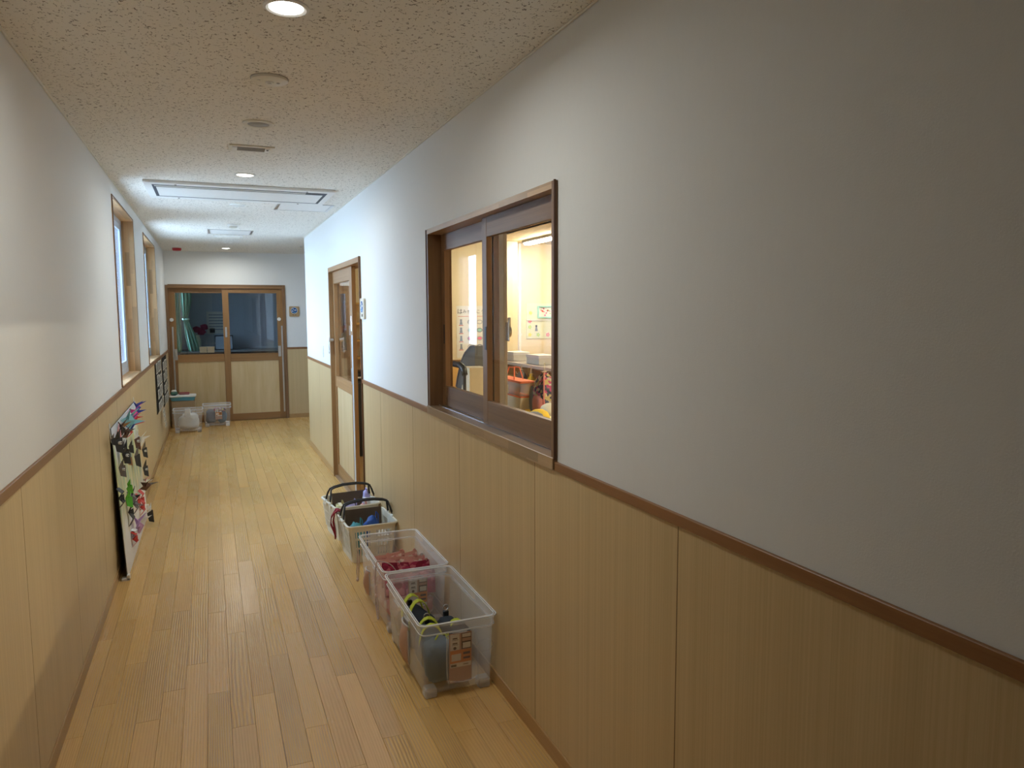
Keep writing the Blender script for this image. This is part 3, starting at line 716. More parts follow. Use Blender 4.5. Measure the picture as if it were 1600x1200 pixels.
# small notice board with paper flowers and framed picture
def wall_thing(name, px0, py0, px1, py1, label, cat, group=None):
    a, c = on(px0, py0, 'y', YW), on(px1, py1, 'y', YW)
    return thing(name, (a.x, YW, c.z), label, cat, group), c.x-a.x, a.z-c.z
t_, pw, ph = wall_thing('notice_board', 822, 474, 885, 528, 'pale green notice board on the classroom wall, right window pane', 'notice board')
M['palegreen'] = plain('pale_green_board', (.66, .68, .48), .7)
obj('panel', B().box(0, -.008, 0, pw, 0, ph), 'palegreen', t_)
obj('rail', B().box(0, -.02, .24, pw, -.008, .252), 'offwhite', t_)
fl_spots = [(829, 489, 'pyellow', 'yellow paper flower at the top of the notice board'), (828, 502, 'ppink', 'pink paper flower on the notice board'), (828, 511, 'pgreen', 'green paper flower below the pink one on the notice board'), (828, 523, 'pyellow', 'yellow paper flower at the bottom of the notice board'), (841, 523, 'pgreen', 'green paper flower at the bottom of the notice board'), (856, 523, 'ppink', 'pink paper flower at the bottom right of the notice board')]
for (px, py, mt, lb) in fl_spots:
    p = on(px, py, 'y', YW-.012); f_ = thing('paper_flower', (p.x, YW-.0125, p.z), lb, 'paper flower', 'paper flowers on the notice board')
    obj('petals', B().prism([((.032 if k % 2 == 0 else .019)*math.cos(k*math.pi/5), .004, (.032 if k % 2 == 0 else .019)*math.sin(k*math.pi/5)) for k in range(10)], (0, -.003, 0)), mt, f_)
    obj('centre', B().cyl((0, .001, 0), (0, -.001, 0), .008, seg=10), 'pyellow', f_)
t_, pw, ph = wall_thing('picture_frame', 839, 478, 872, 497, 'teal framed picture of pink flowers on the notice board', 'picture')
t_.location.y -= .009
b = B()
for q in ((0, 0, pw, .02), (0, ph-.02, pw, ph), (0, .02, .02, ph-.02), (pw-.02, .02, pw, ph-.02)): b.box(q[0], -.016, q[1], q[2], 0, q[3])
obj('frame', b, 'pteal', t_); obj('print', B().box(.02, -.006, .02, pw-.02, 0, ph-.02), 'paper', t_)
rg = random.Random(3)
for k in range(16):
    x, z = rg.uniform(.04, pw-.04), rg.uniform(.035, ph-.035); r = rg.uniform(.006, .014)
    obj('flower_print', B().cyl((x, -.006, z), (x, -.007, z), r, seg=8), ['ppink', 'pred', 'pgreen', 'ppink'][k % 4], t_)
t_ = thing('doll_picture', tuple(on(838, 512, 'y', YW-.013)), 'small blue figure cut-out standing on the notice board rail', 'cut-out')
obj('body', B().prism([(-.02, 0, -.045), (.02, 0, -.045), (.01, 0, .01), (-.01, 0, .01)], (0, -.003, 0)), 'pgrey', t_); obj('head', B().cyl((0, 0, .022), (0, -.003, .022), .014, seg=12), 'pblack', t_)
# pilaster on the far wall; white cylinders stand in for reflected window lines
a, c = on(789, 360, 'y', YW-.25), on(803, 360, 'y', YW-.25)
struct('wall_pilaster', B().box(a.x, YW-.25, 0, c.x+.05, YW, ZC), 'cream', 'cream pilaster on the classroom far wall', 'pilaster')
for k, px in enumerate((806, 813)):
    p = on(px, 450, 'y', YW-.06); t_ = thing('wall_conduit', (p.x, YW-.03, .985), ['left white conduit running up the classroom far wall', 'right white conduit running up the classroom far wall'][k], 'pipe', 'white conduits')
    obj('pipe', B().cyl((0, 0, 0), (0, 0, ZC-.985), .018 if k == 0 else .022, seg=14), 'white', t_, smooth=30)
    for z in (.3, .9): obj('bracket', B().box(-.03, -.005, z, .03, .028, z+.02), 'white', t_)
# grey steel column just past the window (its right edge shows beside the meeting stile)
a, c = on(770, 450, 'x', 1.75), on(790, 450, 'x', 1.75)
M['colgrey'] = plain('warm_grey_paint', (.34, .29, .235), .6)
t_ = thing('partition_screen', (1.75, (a.y+c.y)/2, 0), 'tall narrow warm grey panel on a stand, behind the window meeting stile', 'partition')
obj('board', B().box(-.012, -(a.y-c.y)/2, .98, .012, (a.y-c.y)/2, 2.2, bev=.004), 'colgrey', t_); obj('post', B().box(-.012, -.02, .03, .012, .02, .98), 'frame', t_); obj('foot', B().box(-.14, -.03, 0, .14, .03, .03, bev=.004), 'frame', t_)

# cubby rack with hooks and bags, running along the room
rk = thing('coat_rack', (3.2, 7.25, 0), 'long wooden coat rack with plank back and posts in the classroom', 'rack')
M['rackwood'] = wood('rack_wood', (.50, .35, .17), (.40, .26, .115), 'z', .5); M['racktop'] = plain('grey_laminate', (.30, .26, .235), .5)
obj('back_board', B().box(.06, -1.6, .08, .085, 1.6, .985), 'rackwood', rk)
obj('top_board', B().box(-.02, -1.62, .985, .36, 1.62, 1.015, bev=.003), 'racktop', rk); obj('front_edge', B().box(-.026, -1.62, .985, -.02, 1.62, 1.017), 'offwhite', rk)
obj('hook_rail', B().box(.035, -1.6, .86, .06, 1.6, .96), 'rail', rk)
for y in (-1.6, -.75, .1, .95, 1.57): obj('post', B().box(0, y, 0, .03, y+.03, .985), 'honey', rk)
obj('bottom_board', B().box(0, -1.6, .05, .34, 1.6, .08), 'rackwood', rk); obj('end_panel', B().box(.085, -1.62, 0, .34, -1.6, .985), 'rackwood', rk); obj('end_panel', B().box(.085, 1.6, 0, .34, 1.62, .985), 'rackwood', rk)
for k in range(8): obj('hook', B().tube([(.035, -1.35+k*.36, .9), (.0, -1.35+k*.36, .89), (-.01, -1.35+k*.36, .92)], .004, 6), 'steel', rk)

def pattern(name, cols, scale, rough=.8):
    t = NT(name); v = t.n('ShaderNodeTexVoronoi', {'Vector': t.coord((1, 1, 1), 3.0), 'Scale': scale})
    sp = t.n('ShaderNodeSeparateColor', {0: (v, 1)}); n = len(cols)
    c = t.ramp((sp, 0), [(i/n, q) for i, q in enumerate(cols)], 'CONSTANT'); t.pbr(c, rough); return t.m
M['orange'] = plain('orange_trim', (.85, .20, .08), .7); M['beige'] = plain('beige_canvas', (.62, .52, .34), .8); M['cloth_grey'] = plain('dark_grey_cloth', (.13, .13, .12), .85)
M['yellowcloth'] = plain('yellow_cloth', (.85, .58, .05), .8); M['pinkcloth'] = plain('coral_cloth', (.78, .27, .24), .8); M['motley'] = pattern('motley_print', [(.06, .06, .09), (.7, .6, .5), (.55, .08, .2), (.08, .09, .16), (.6, .5, .2)], 34.0)
M['slate'] = plain('slate_cloth', (.17, .18, .22), .85); M['clearbag'] = clear_plastic('clear_vinyl', .28, (.85, .8, .78)); M['canvas'] = plain('cream_canvas', (.74, .68, .5), .8)

def at(px, py, x): return on(px, py, 'x', x)
# orange-rimmed clear tote
p0, p1 = at(795, 587, 3.02), at(836, 640, 3.02)
cx, cz, sy, sz = 3.0, p1.z, (p0.y-p1.y), (p0.z-p1.z)
t_ = thing('tote_bag', (2.94, (p0.y+p1.y)/2, p1.z), 'clear and beige tote bag with orange rim hanging on the coat rack', 'bag')
def tbox(z0, z1, s0, s1, dx): return B().loft([rrect(0, 0, dx*s0, sy*s0, .02, z0), rrect(0, 0, dx*(s0+s1)/2, sy*(s0+s1)/2, .02, (z0+z1)/2), rrect(0, 0, dx*s1, sy*s1, .02, z1)])
obj('body', tbox(0, sz*.42, .86, .92, .16), 'canvas', t_); obj('clear_side', tbox(sz*.47, sz*.93, .92, .98, .16), 'clearbag', t_)
obj('trim_band', tbox(sz*.42, sz*.47, .925, .93, .165), 'orange', t_); obj('rim', tbox(sz*.93, sz, .99, 1.0, .165), 'orange', t_)
obj('pocket', B().box(-.085, -.02, sz*.5, -.07, sy*.36, sz*.8), 'palegreen', t_)
for s in (-1, 1): obj('handle', B().tube([(s*.05, -.12, sz), (s*.03, -.07, sz+.12), (s*.03, .07, sz+.12), (s*.05, .12, sz)], .007, 6), 'orange', t_)
def drawbag(px, py, x, w, h, mat, label, name='drawstring_bag', dx=.1):
    p = at(px, py, x); t_ = thing(name, (x, p.y, p.z-h), label, 'bag', 'bags on the coat rack')
    rs = [rrect(0, 0, dx*.8, w*.75, .02, 0), rrect(0, 0, dx*1.1, w*1.0, .03, h*.2), rrect(0, 0, dx*1.1, w*.95, .03, h*.55), rrect(0, 0, dx*.6, w*.5, .02, h*.86), rrect(0, 0, dx*.3, w*.16, .005, h*.95), rrect(0, 0, dx*.4, w*.22, .008, h)]
    obj('sack', B().loft(rs), mat, t_, smooth=40)
    obj('cord', B().tube([(0, -.02, h*.95), (0, -.01, h*1.18), (0, .01, h*1.18), (0, .02, h*.95)], .004, 6), 'canvas', t_); return t_
drawbag(815, 578, 3.13, .24, .30, 'cloth_grey', 'dark grey cloth bag hanging behind the orange-rimmed tote')
drawbag(830, 584, 3.14, .2, .42, 'yellowcloth', 'yellow cloth bag hanging right of the orange-rimmed tote')
bp_ = drawbag(851, 580, 3.07, .34, .46, 'motley', 'multicoloured patterned rucksack with coral straps hanging on the coat rack', 'rucksack', .18)
obj('shoulder_strap', B().band([(-.02, -.03, .45), (-.06, -.11, .38), (-.08, -.15, .2), (-.06, -.14, .06)], .06, .012, (.3, 1, 0)), 'pinkcloth', bp_)
obj('front_pocket', B().lump((-.09, -.06, .13), .05, .11, .1, .7, .1, 2, 2), 'pinkcloth', bp_, smooth=True); obj('side_patch', B().lump((-.06, .11, .16), .05, .07, .15, .7, .1, 4, 2), 'slate', bp_, smooth=True)
# low table with caps and crumpled cloth in front of the rack
tb = thing('low_table', (2.45, 5.28, 0), 'pale low table under the classroom bags', 'table')
obj('top', B().box(-.4, -.7, .695, .3, .5, .72, bev=.004), 'canvas', tb)
for sx in (-.36, .26):
    for sy_ in (-.65, .45): obj('leg', B().box(sx-.02, sy_-.02, 0, sx+.02, sy_+.02, .695), 'rackwood', tb)
def cap(px, py, x, mat, label, s=1.0):
    p = at(px, py, x); t_ = thing('sun_hat', (x, p.y, .72), label, 'hat', 'hats on the low table')
    obj('crown', B().lathe([(.09*s, 0), (.088*s, .03*s), (.07*s, .065*s), (.035*s, .085*s), (.001, .09*s)], seg=18), mat, t_, smooth=True)
    obj('brim', B().prism([(-.10*s-.05*math.sin(k*math.pi/8)*s, .08*s*math.cos(k*math.pi/8), .002) for k in range(9)]+[(-.06*s, -.07*s, .002), (-.06*s, .07*s, .002)], (0, 0, .006)), mat, t_)
cap(842, 632, 2.42, 'yellowcloth', 'yellow cloth hat lying on the low table under the rucksack'); cap(835, 634, 2.35, 'slate', 'slate blue cloth hat lying on the low table', .9); cap(860, 640, 2.64, 'canvas', 'cream cloth hat lying on the low table', 1.1)
p = at(850, 648, 2.25); t_ = thing('crumpled_towel', (2.2, p.y-.05, .72), 'crumpled pale towel on the low table', 'towel')
obj('cloth', B().lump((0, 0, .048), .14, .2, .035, .8, .3, 5, 3), 'canvas', t_, smooth=True); obj('label_patch', B().lump((-.03, .03, .062), .05, .05, .01, .8, .1, 2, 2), 'beige', t_, smooth=True)
# white boxes and papers on top of the rack
for k, (px, w_, h_, lb) in enumerate(((808, .26, .1, 'white paper box on the coat rack, left of two'), (845, .34, .1, 'white paper box on the coat rack, right of two'))):
    p = on(px, 550, 'x', 3.36); yy = max(5.75, min(8.6, p.y)); t_ = thing('paper_box', (3.36, yy, 1.0165), lb, 'box', 'white boxes on the coat rack')
    obj('box', B().box(-.1, -w_/2, 0, .1, w_/2, h_, bev=.003), 'paper', t_); obj('lid', B().box(-.105, -w_/2-.005, h_-.03, .105, w_/2+.005, h_+.003, bev=.002), 'white', t_)
# left pane: draped grey chair-back, handle pole and cream boards
p = at(746, 590, 2.35)
t_ = thing('covered_keyboard', (2.35, p.y, 0), 'grey cloth-covered upright keyboard in the classroom, left window pane', 'keyboard')
q0, q1 = at(732, 600, 2.35), at(762, 545, 2.35)
ln = (q0.y-q1.y)
prof = [(ln/2, 0), (ln/2, q0.z-.02), (ln*.42, q0.z+.07), (ln*.2, q1.z-.13), (0, q1.z-.05), (-ln*.3, q1.z+.02), (-ln*.5, q1.z+.03), (-ln*.5, 0)]
obj('cover', B().prism([(-.12, y, z) for y, z in prof], (.3, 0, 0)), 'cloth_grey', t_)
obj('cover_fold', B().tube([(-.125, y, z) for y, z in prof[1:7]], .008, 6), 'slate', t_)
p = at(722, 575, 1.88); t_ = thing('push_cart', (1.88, p.y, 0), 'black push cart handle on a thin post, left window pane', 'cart')
obj('post', B().cyl((0, -.06, .02), (0, -.06, p.z-.02), .014, seg=10), 'black', t_); obj('grip', B().tube([(0, -.07, p.z-.05), (0, -.04, p.z), (0, .06, p.z+.02), (0, .24, p.z+.02)], .026, 8), 'black', t_, smooth=True); obj('base', B().box(-.09, -.16, 0, .09, .1, .03, bev=.01), 'black', t_); 
p = at(745, 600, 2.1); t_ = thing('cream_carton', (2.1, p.y, 0), 'tall cream carton standing before the grey covered keyboard', 'carton')
b = B(); z1_ = at(742, 573, 2.1).z; b.box(-.08, -.05, 0, .08, .14, z1_, bev=.006); obj('body', b, 'beige', t_)
obj('flap', B().prism([(-.085, .14, z1_-.16), (-.085, .17, z1_-.22), (-.085, .17, .02), (-.085, .14, .02)], (.15, 0, 0)), 'canvas', t_); obj('fold', B().box(-.084, -.052, 0, -.08, -.046, z1_), 'canvas', t_)
# shelf just inside the open door
p = on(563, 600, 'x', 1.75); t_ = thing('book_shelf', (1.75, 8.8, 0), 'cream shelf unit seen through the gap of the classroom door', 'shelf')
obj('back', B().box(-.5, .05, 0, .5, .07, 1.7), 'cream', t_)
for z in (.02, .45, .88, 1.05, 1.25, 1.45, 1.68): obj('shelf_board', B().box(-.5, -.22, z, .5, .05, z+.025), 'honey', t_)
for x in (-.5, .48): obj('side', B().box(x, -.22, 0, x+.02, .05, 1.7), 'honey', t_)
t_ = thing('black_cabinet', (1.62, 8.3, 0), 'black low cabinet seen through the gap of the classroom door', 'cabinet')
obj('body', B().box(-.3, -.2, 0, .3, .2, .84, bev=.004), 'black', t_); obj('door', B().box(-.28, -.215, .03, -.01, -.2, .81), 'black', t_); obj('door', B().box(.01, -.215, .03, .28, -.2, .81), 'black', t_)
t_ = thing('printer', (1.6, 8.3, .84), 'small black and white machine on the black cabinet', 'printer'); obj('body', B().box(-.2, -.16, 0, .2, .16, .1, bev=.01), 'black', t_); obj('tray', B().box(-.15, -.2, .03, .15, -.16, .045), 'white', t_)

# ================================================================== ROOM behind the far doors
FY0, FY1, FX1 = YE+.12, 15.2, 3.2
struct('floor_kitchen', box(XL-.15, YE+.02, -.08, FX1, FY1, -.001), 'cfloor', 'floor of the dim room behind the far doors', 'floor')
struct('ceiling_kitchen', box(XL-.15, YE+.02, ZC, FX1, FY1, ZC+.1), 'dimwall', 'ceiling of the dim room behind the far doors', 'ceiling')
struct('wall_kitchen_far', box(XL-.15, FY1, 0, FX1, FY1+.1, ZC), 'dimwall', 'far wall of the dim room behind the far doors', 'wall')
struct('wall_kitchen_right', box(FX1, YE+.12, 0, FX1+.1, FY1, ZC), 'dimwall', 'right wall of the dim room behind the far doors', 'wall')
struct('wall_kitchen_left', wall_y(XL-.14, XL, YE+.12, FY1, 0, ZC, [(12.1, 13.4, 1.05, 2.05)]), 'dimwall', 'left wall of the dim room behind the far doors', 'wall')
w = thing('window_4', (XL, 12.75, 1.05), 'daylight window behind the mint curtain in the dim room', 'window', kind='structure')
b = B()
for q in ((12.1, 1.05, 12.14, 2.05), (13.36, 1.05, 13.4, 2.05), (12.14, 1.05, 13.36, 1.09), (12.14, 2.01, 13.36, 2.05), (12.73, 1.09, 12.77, 2.01)): b.box(XL-.1, q[0], q[1], XL-.05, q[2], q[3])
obj('frame', b, 'alu', w, world=True); obj('pane', B().box(XL-.078, 12.14, 1.09, XL-.074, 13.36, 2.01), 'dimglass', w, world=True)
# curtain
M['mint'] = (lambda t: (t.pbr(t.mix((t.n('ShaderNodeTexNoise', {'Vector': t.coord((60, 60, 4)), 'Scale': 1.0}), 0), (.38, .66, .52), (.50, .76, .62)), .8, **{'Transmission Weight': 0.0}), t.m)[1])(NT('mint_curtain_cloth'))
def curtain(name, x0, x1, y, ztop, ztie, zbot, label, tied=True):
    t_ = thing(name, ((x0+x1)/2, y, zbot), label, 'curtain', 'mint curtains')
    def f(u, v):
        z = (ztop-zbot)*(1-v); zt = ztie-zbot; g = math.exp(-((z-zt)/.2)**2) if tied else 0
        k = 1-.55*g; wd = x1-x0
        lean = (.09*max(0, (zt-z))/(zt+.001)-.02*g) if tied else 0
        return Vector(((u-.5)*wd*k+lean, .045*math.sin(u*math.pi*7)*k+(u-.5)*.25, z))
    obj('cloth', B().grid(f, 42, 26, .002), 'mint', t_, smooth=True)
    if tied: obj('tieback', B().tube([(.5*(x1-x0)*.5*math.cos(a*math.pi/6)-.02, .09*math.sin(a*math.pi/6), ztie-zbot) for a in range(12)], .016, 6, True), 'mint', t_, smooth=True)
    obj('rail', B().box(XL-(x0+x1)/2, -.03, ztop-zbot, (x1-x0)/2+.02, .0, ztop-zbot+.02), 'white', t_)
curtain('window_curtain', -.42, -.26, 13.0, 2.08, 1.50, .98, 'mint green curtain tied back, behind the left glass of the far doors')
curtain('window_curtain', -.57, -.42, 12.4, 2.08, 1.5, 1.0, 'straight pale mint curtain at the left edge of the far door glass', False)
# kitchen counter with cupboards
M['darkcab'] = wood('dark_cabinet_wood', (.10, .07, .05), (.06, .04, .03), 'z', .5); M['ctop'] = plain('steel_counter', (.30, .32, .34), .35, Metallic=.6)
k_ = thing('kitchen_counter', (1.2, 14.85, 0), 'dark kitchen counter along the back of the dim room', 'counter')
obj('worktop', B().box(-1.7, -.32, .88, 1.9, .34, .92, bev=.004), 'ctop', k_); obj('plinth', B().box(-1.7, -.25, 0, 1.9, .34, .08), 'black', k_); obj('carcass', B().box(-1.7, -.28, .08, 1.9, .34, .88), 'darkcab', k_)
for i in range(8):
    dd = obj('cupboard_door', B().box(-1.69+i*.45, -.30, .1, -1.69+i*.45+.435, -.28, .86, bev=.003), 'darkcab', k_); obj('handle', B().box(-1.69+i*.45+.39, -.315, .6, -1.69+i*.45+.405, -.30, .75), 'steel', dd)
M['panelblue'] = plain('blue_grey_panel', (.40, .46, .52), .35)
t_ = thing('wall_panel', (1.45, FY1, .92), 'large blue grey splashback panel above the dark counter', 'panel'); obj('sheet', B().box(-1.4, -.02, 0, 1.7, 0, 1.4), 'panelblue', t_); obj('seam', B().box(-.2, -.022, 0, -.19, -.02, 1.4), 'grey', t_)
p = on(338, 505, 'y', FY1-.03); t_ = thing('notice_sheet', (p.x, FY1-.025, p.z), 'printed notice sheet on the dim room back wall', 'notice'); obj('sheet', B().box(-.17, 0, -.2, .17, .003, .22), 'paper', t_)
for i in range(6): obj('text_line', B().box(-.13, -.001, .15-i*.055, .13, 0, .165-i*.055), 'pgrey', t_)
obj('photo_print', B().box(-.12, -.001, -.18, -.03, 0, -.1), 'pblack', t_)
p = on(305, 508, 'y', 14.7); t_ = thing('flower_vase', (p.x, 14.72, .92), 'dark red flowers in a pale green vase on the dim counter', 'vase'); obj('vase', B().lathe([(.06, 0), (.09, .08), (.085, .2), (.06, .26), (.065, .28)]), 'palegreen', t_, smooth=True)
M['dred'] = plain('dark_red_petals', (.22, .01, .04), .7)
for i, (x, z) in enumerate(((-.08, .34), (.02, .38), (.1, .33), (.14, .42))): obj('flower', B().lump((x, .02*i, z), .07, .06, .055, .8, .4, i, 2), 'dred', t_)
p = on(318, 515, 'y', 14.75); t_ = thing('dish_rack', (p.x+.2, 14.8, .92), 'wire dish rack with glinting glasses on the dim counter', 'dish rack')
for i in range(6): obj('wire', B().tube([(-.16+i*.06, -.12, .01), (-.16+i*.06, -.12, .16), (-.16+i*.06, .12, .16), (-.16+i*.06, .12, .01)], .005, 6), 'steel', t_)
obj('rim', B().tube([(-.18, -.13, .12), (.18, -.13, .12), (.18, .13, .12), (-.18, .13, .12)], .006, 6, True), 'steel', t_)
p = on(350, 535, 'y', 14.6); t_ = thing('tray_stand', (p.x, 14.62, .92), 'dark framed tray standing on the dim counter behind the door stiles', 'tray'); obj('sheet', B().box(-.14, -.01, .01, .14, .01, .25), 'panelblue', t_); obj('frame', B().tube([(-.15, 0, .012), (.15, 0, .012), (.15, 0, .26), (-.15, 0, .26)], .012, 8, True), 'black', t_)
t_ = thing('low_cupboard', (-.13, 12.15, 0), 'low cupboard just behind the left far door', 'cupboard'); obj('body', B().box(-.3, -.2, 0, .38, .2, 1.0, bev=.004), 'darkcab', t_); obj('door', B().box(-.28, -.215, .05, .36, -.2, .97), 'darkcab', t_)
M['card'] = plain('brown_cardboard', (.42, .30, .17), .8); M['cardpale'] = plain('pale_cardboard', (.55, .44, .28), .8)
for k, px in enumerate((318, 330)):
    p = on(px, 552, 'y', 12.05); t_ = thing('cardboard_box', (p.x, 12.1, 1.0), ['left small cardboard box behind the far door glass', 'right small cardboard box behind the far door glass'][k], 'box', 'cardboard boxes behind the glass')
    obj('body', B().box(-.05, -.07, 0, .05, .07, .085, bev=.002), 'cardpale', t_); obj('tape', B().box(-.051, -.02, .0855, .051, .02, .087), 'card', t_)
# ================================================================== CLEAR STORAGE BOXES
M['clear'] = clear_plastic('milky_clear_plastic', .085); M['clear_rim'] = clear_plastic('milky_clear_rim', .17, (.90, .92, .96)); M['foot'] = clear_plastic('milky_white_foot', .42, (.82, .83, .85)); M['bead'] = clear_plastic('white_plastic_bead', .62, (.92, .93, .95), .12)
M['lab_white'] = plain('label_white', (.74, .70, .64), .5); M['lab_orange'] = plain('label_orange', (.72, .27, .05), .5); M['lab_brown'] = plain('label_kraft', (.52, .33, .24), .6); M['lab_dark'] = plain('label_dark', (.10, .06, .04), .5)
def label_card(parent, w, h, n='label_insert'):
    """printed card, faces local -Y, origin at its top centre"""
    e = thing(n, (0, 0, 0), None, None); e.parent = parent
    obj('card', B().box(-w/2, -.0012, -h, w/2, 0, 0), 'lab_brown', e)
    y = -.0014
    def pr(nm, x0, z0, x1, z1, m, yy=0): obj(nm, B().box(w*(x0-.5), y-yy-.0003, -h*z1, w*(x1-.5), y-yy, -h*z0), m, e)
    pr('print_panel', .05, .02, .46, .34, 'lab_white'); pr('print_panel', .54, .02, .97, .34, 'lab_dark'); pr('photo', .57, .03, .95, .10, 'lab_white', .0004); pr('photo', .57, .12, .95, .18, 'lab_brown', .0004); pr('photo', .6, .21, .94, .32, 'lab_white', .0004)
    pr('print_panel', .05, .345, .97, .60, 'lab_orange'); pr('drawing', .1, .42, .52, .56, 'lab_white', .0004); pr('drawing', .62, .40, .92, .45, 'lab_dark', .0004); pr('drawing', .62, .50, .92, .54, 'lab_dark', .0004)
    pr('print_panel', .05, .605, .97, .69, 'lab_white'); pr('barcode', .08, .63, .32, .675, 'lab_dark', .0004); pr('print_line', .62, .64, .85, .655, 'lab_dark', .0004)
    for k, z in enumerate((.09, .19)): pr('print_line', .15, z, .36, z+.025, 'lab_dark', .0004); pr('print_line', .12, z+.04, .4, z+.048, 'lab_dark', .0004)
    obj('print_dot', B().cyl((-w*.25, y-.0004, -h*.3), (-w*.25, y-.0008, -h*.3), w*.07, seg=12), 'lab_dark', e)
    return e
def clear_box(loc, W_, L_, H_, label, feet=True, group='clear plastic storage boxes'):
    t_ = thing('storage_box', loc, label, 'storage box', group)
    r = .03; w0, l0 = W_-.045, L_-.045; zl = H_-.045; th = .0028
    def ring(dw, z, rr=r): return rrect(0, 0, w0+dw, l0+dw, max(rr, .006), z)
    out = [ring(-.012, .022), ring(0, .03), ring(.02, zl-.004)]
    inn = [ring(.02-2*th, zl-.004, r-th), ring(0-2*th, .034, r-th), ring(-.016, .027, r-th)]
    obj('body', B().loft(out+inn), 'clear', t_, smooth=40)
    rim = [ring(.02, zl-.004), ring(.033, zl-.003), ring(.033, zl+.003), ring(.026, zl+.004), ring(.032, H_-.010), ring(.045, H_-.009), ring(.045, H_-.003), ring(.040, H_), ring(.032, H_), ring(.027, H_-.004), ring(.026-2*th, zl+.006), ring(.02-2*th, zl-.004)]
    rm = obj('rim', B().loft(rim+[rim[0]], False, False), 'clear_rim', t_, smooth=40)
    for dd, z in ((.044, H_-.002), (.031, zl+.002), (.027, H_-.002)): obj('rim_bead', B().tube(ring(dd, z), .0026 if z > zl+.01 and dd > .03 else .0018, 6, True), 'bead', t_, smooth=True)
    # little latch notches on the rim
    for (x, y, sx, sy) in ((0, -(l0+.045)/2, .03, .004), (0, (l0+.045)/2, .03, .004), (-(w0+.045)/2, .1*L_, .004, .045), ((w0+.045)/2, .1*L_, .004, .045), (-(w0+.045)/2, -.18*L_, .004, .03), ((w0+.045)/2, -.18*L_, .004, .03)):
        for dz in (-.006, -.044): obj('latch_notch', B().box(x-sx, y-sy, H_+dz-.008, x+sx, y+sy, H_+dz+.001, bev=.0015), 'clear_rim', t_)
    for sx in (-1, 1):
        for sy in (-1, 1):
            x, y = sx*(w0/2-.03), sy*(l0/2-.03)
            obj('foot', B().box(x-.026, y-.026, 0, x+.026, y+.026, .042, bev=.006), 'foot', t_, smooth=30)
    # moulded base ribs
    for q in (-.3, .3): obj('base_rib', B().box(-w0/2+.05, q*l0-.006, .012, w0/2-.05, q*l0+.006, .0225), 'clear', t_)
    return t_
BH, BW, BL = .325, .338, .662
box1 = clear_box((.897, 3.108, 0), BW, BL, BH, 'clear storage box nearest the camera, holding lime-strapped dark bundles')
box2 = clear_box((.898, 3.786, 0), BW, BL, BH, 'clear storage box full of pink and crimson cloth pouches')
lc = label_card(box1, .098, .215); lc.location = (.006, -(BL-.045)/2-.0125, BH-.055); lc.rotation_euler = (R(2.2), 0, 0)
obj('label_pocket', B().loft([rrect(.006, 0, .125, .004, .0015, z) for z in (.062, .16, .262)]), 'clear', box1).location = (0, -(BL-.045)/2-.014, 0)
wire = B().tube([(-.06, 0, .27), (-.064, -.002, .17), (-.062, -.004, .075), (0, -.006, .062), (.07, -.004, .072), (.072, -.002, .17), (.06, 0, .27)], .0022, 6)
o = obj('pocket_edge', wire, 'clear_rim', box1); o.location = (.008, -(BL-.045)/2-.016, 0)
lc = label_card(box2, .098, .215); lc.location = (.006, -(BL-.045)/2-.0125, BH-.055); lc.rotation_euler = (R(2.2), 0, 0)
# curled card on the long left side of each box
def curl_card(parent, y, big=1.0):
    def f(u, v):
        a = (u-.5)*2; return Vector((-.008-.030*(1-a*a)*(.35+.65*math.sin(v*math.pi)), y+a*.05*big, .06+v*.17*big))
    obj('side_card', B().grid(f, 8, 8, .0015), 'lab_brown', parent, smooth=True).location = (-(BW-.045)/2-.002, 0, 0)
    pts = [f(0, v/8)+Vector((-.001, 0, 0)) for v in range(9)]+[f(u/8, 1)+Vector((-.001, 0, .002)) for u in range(1, 9)]
    obj('card_edge', B().tube(pts, .004, 6), 'foot', parent, smooth=True).location = (-(BW-.045)/2-.002, 0, 0)
curl_card(box1, -.045); curl_card(box2, .11, .8)
# embossed oval on the short side, right of the label
obj('embossed_oval', B().tube([(.115+.036*math.cos(a*math.pi/9), -(BL-.045)/2-.0085, .195+.026*math.sin(a*math.pi/9)) for a in range(18)], .0016, 6, True), 'clear_rim', box1)

# ---- contents of box 1
M['navy'] = plain('dark_navy_cloth', (.022, .03, .045), .85, bump=.3, bscale=120); M['bluegrey'] = plain('blue_grey_cloth', (.10, .15, .20), .85, bump=.3, bscale=120)
M['lime'] = plain('lime_webbing', (.52, .60, .03), .7, bump=.3, bscale=500)
def bundle(x, y, z, rz, label, sc, seed, mat='navy', arcs=2, hgt=.10, lum=(.062, .105, .075)):
    t_ = thing('strap_bundle', (x, y, z), label, 'strap bundle', 'lime-strapped bundles', rz=rz)
    obj('pouch', B().lump((0, 0, lum[2]*sc), lum[0]*sc, lum[1]*sc, lum[2]*sc, .62, .22, seed, 3), mat, t_, smooth=True)
    for k in range(arcs):
        y_ = (-.04+.075*k)*sc; pts = []
        for i in range(11):
            a = math.pi*i/10; pts.append(((-.058*math.cos(a))*sc, y_+.03*math.sin(a*.7)*sc, (lum[2]*1.15+hgt*math.sin(a))*sc))
        obj('webbing', B().band(pts, .032, .003, (.15, 1, 0)), 'lime', t_, smooth=30)
    obj('clip', B().box(-.012, lum[1]*sc*.7, lum[2]*sc*1.7, .012, lum[1]*sc*.7+.02, lum[2]*sc*2.2, bev=.003), 'black', t_); obj('clip_ring', B().tube([(.014*math.cos(a*math.pi/5), lum[1]*sc*.8, lum[2]*sc*2.2+.014+.014*math.sin(a*math.pi/5)) for a in range(10)], .0025, 6, True), 'steel', t_)
    return t_
bundle(.846, 3.27, .034, .15, 'dark bundle with the tallest lime strap in the nearest clear box', 1.06, 1, hgt=.11)
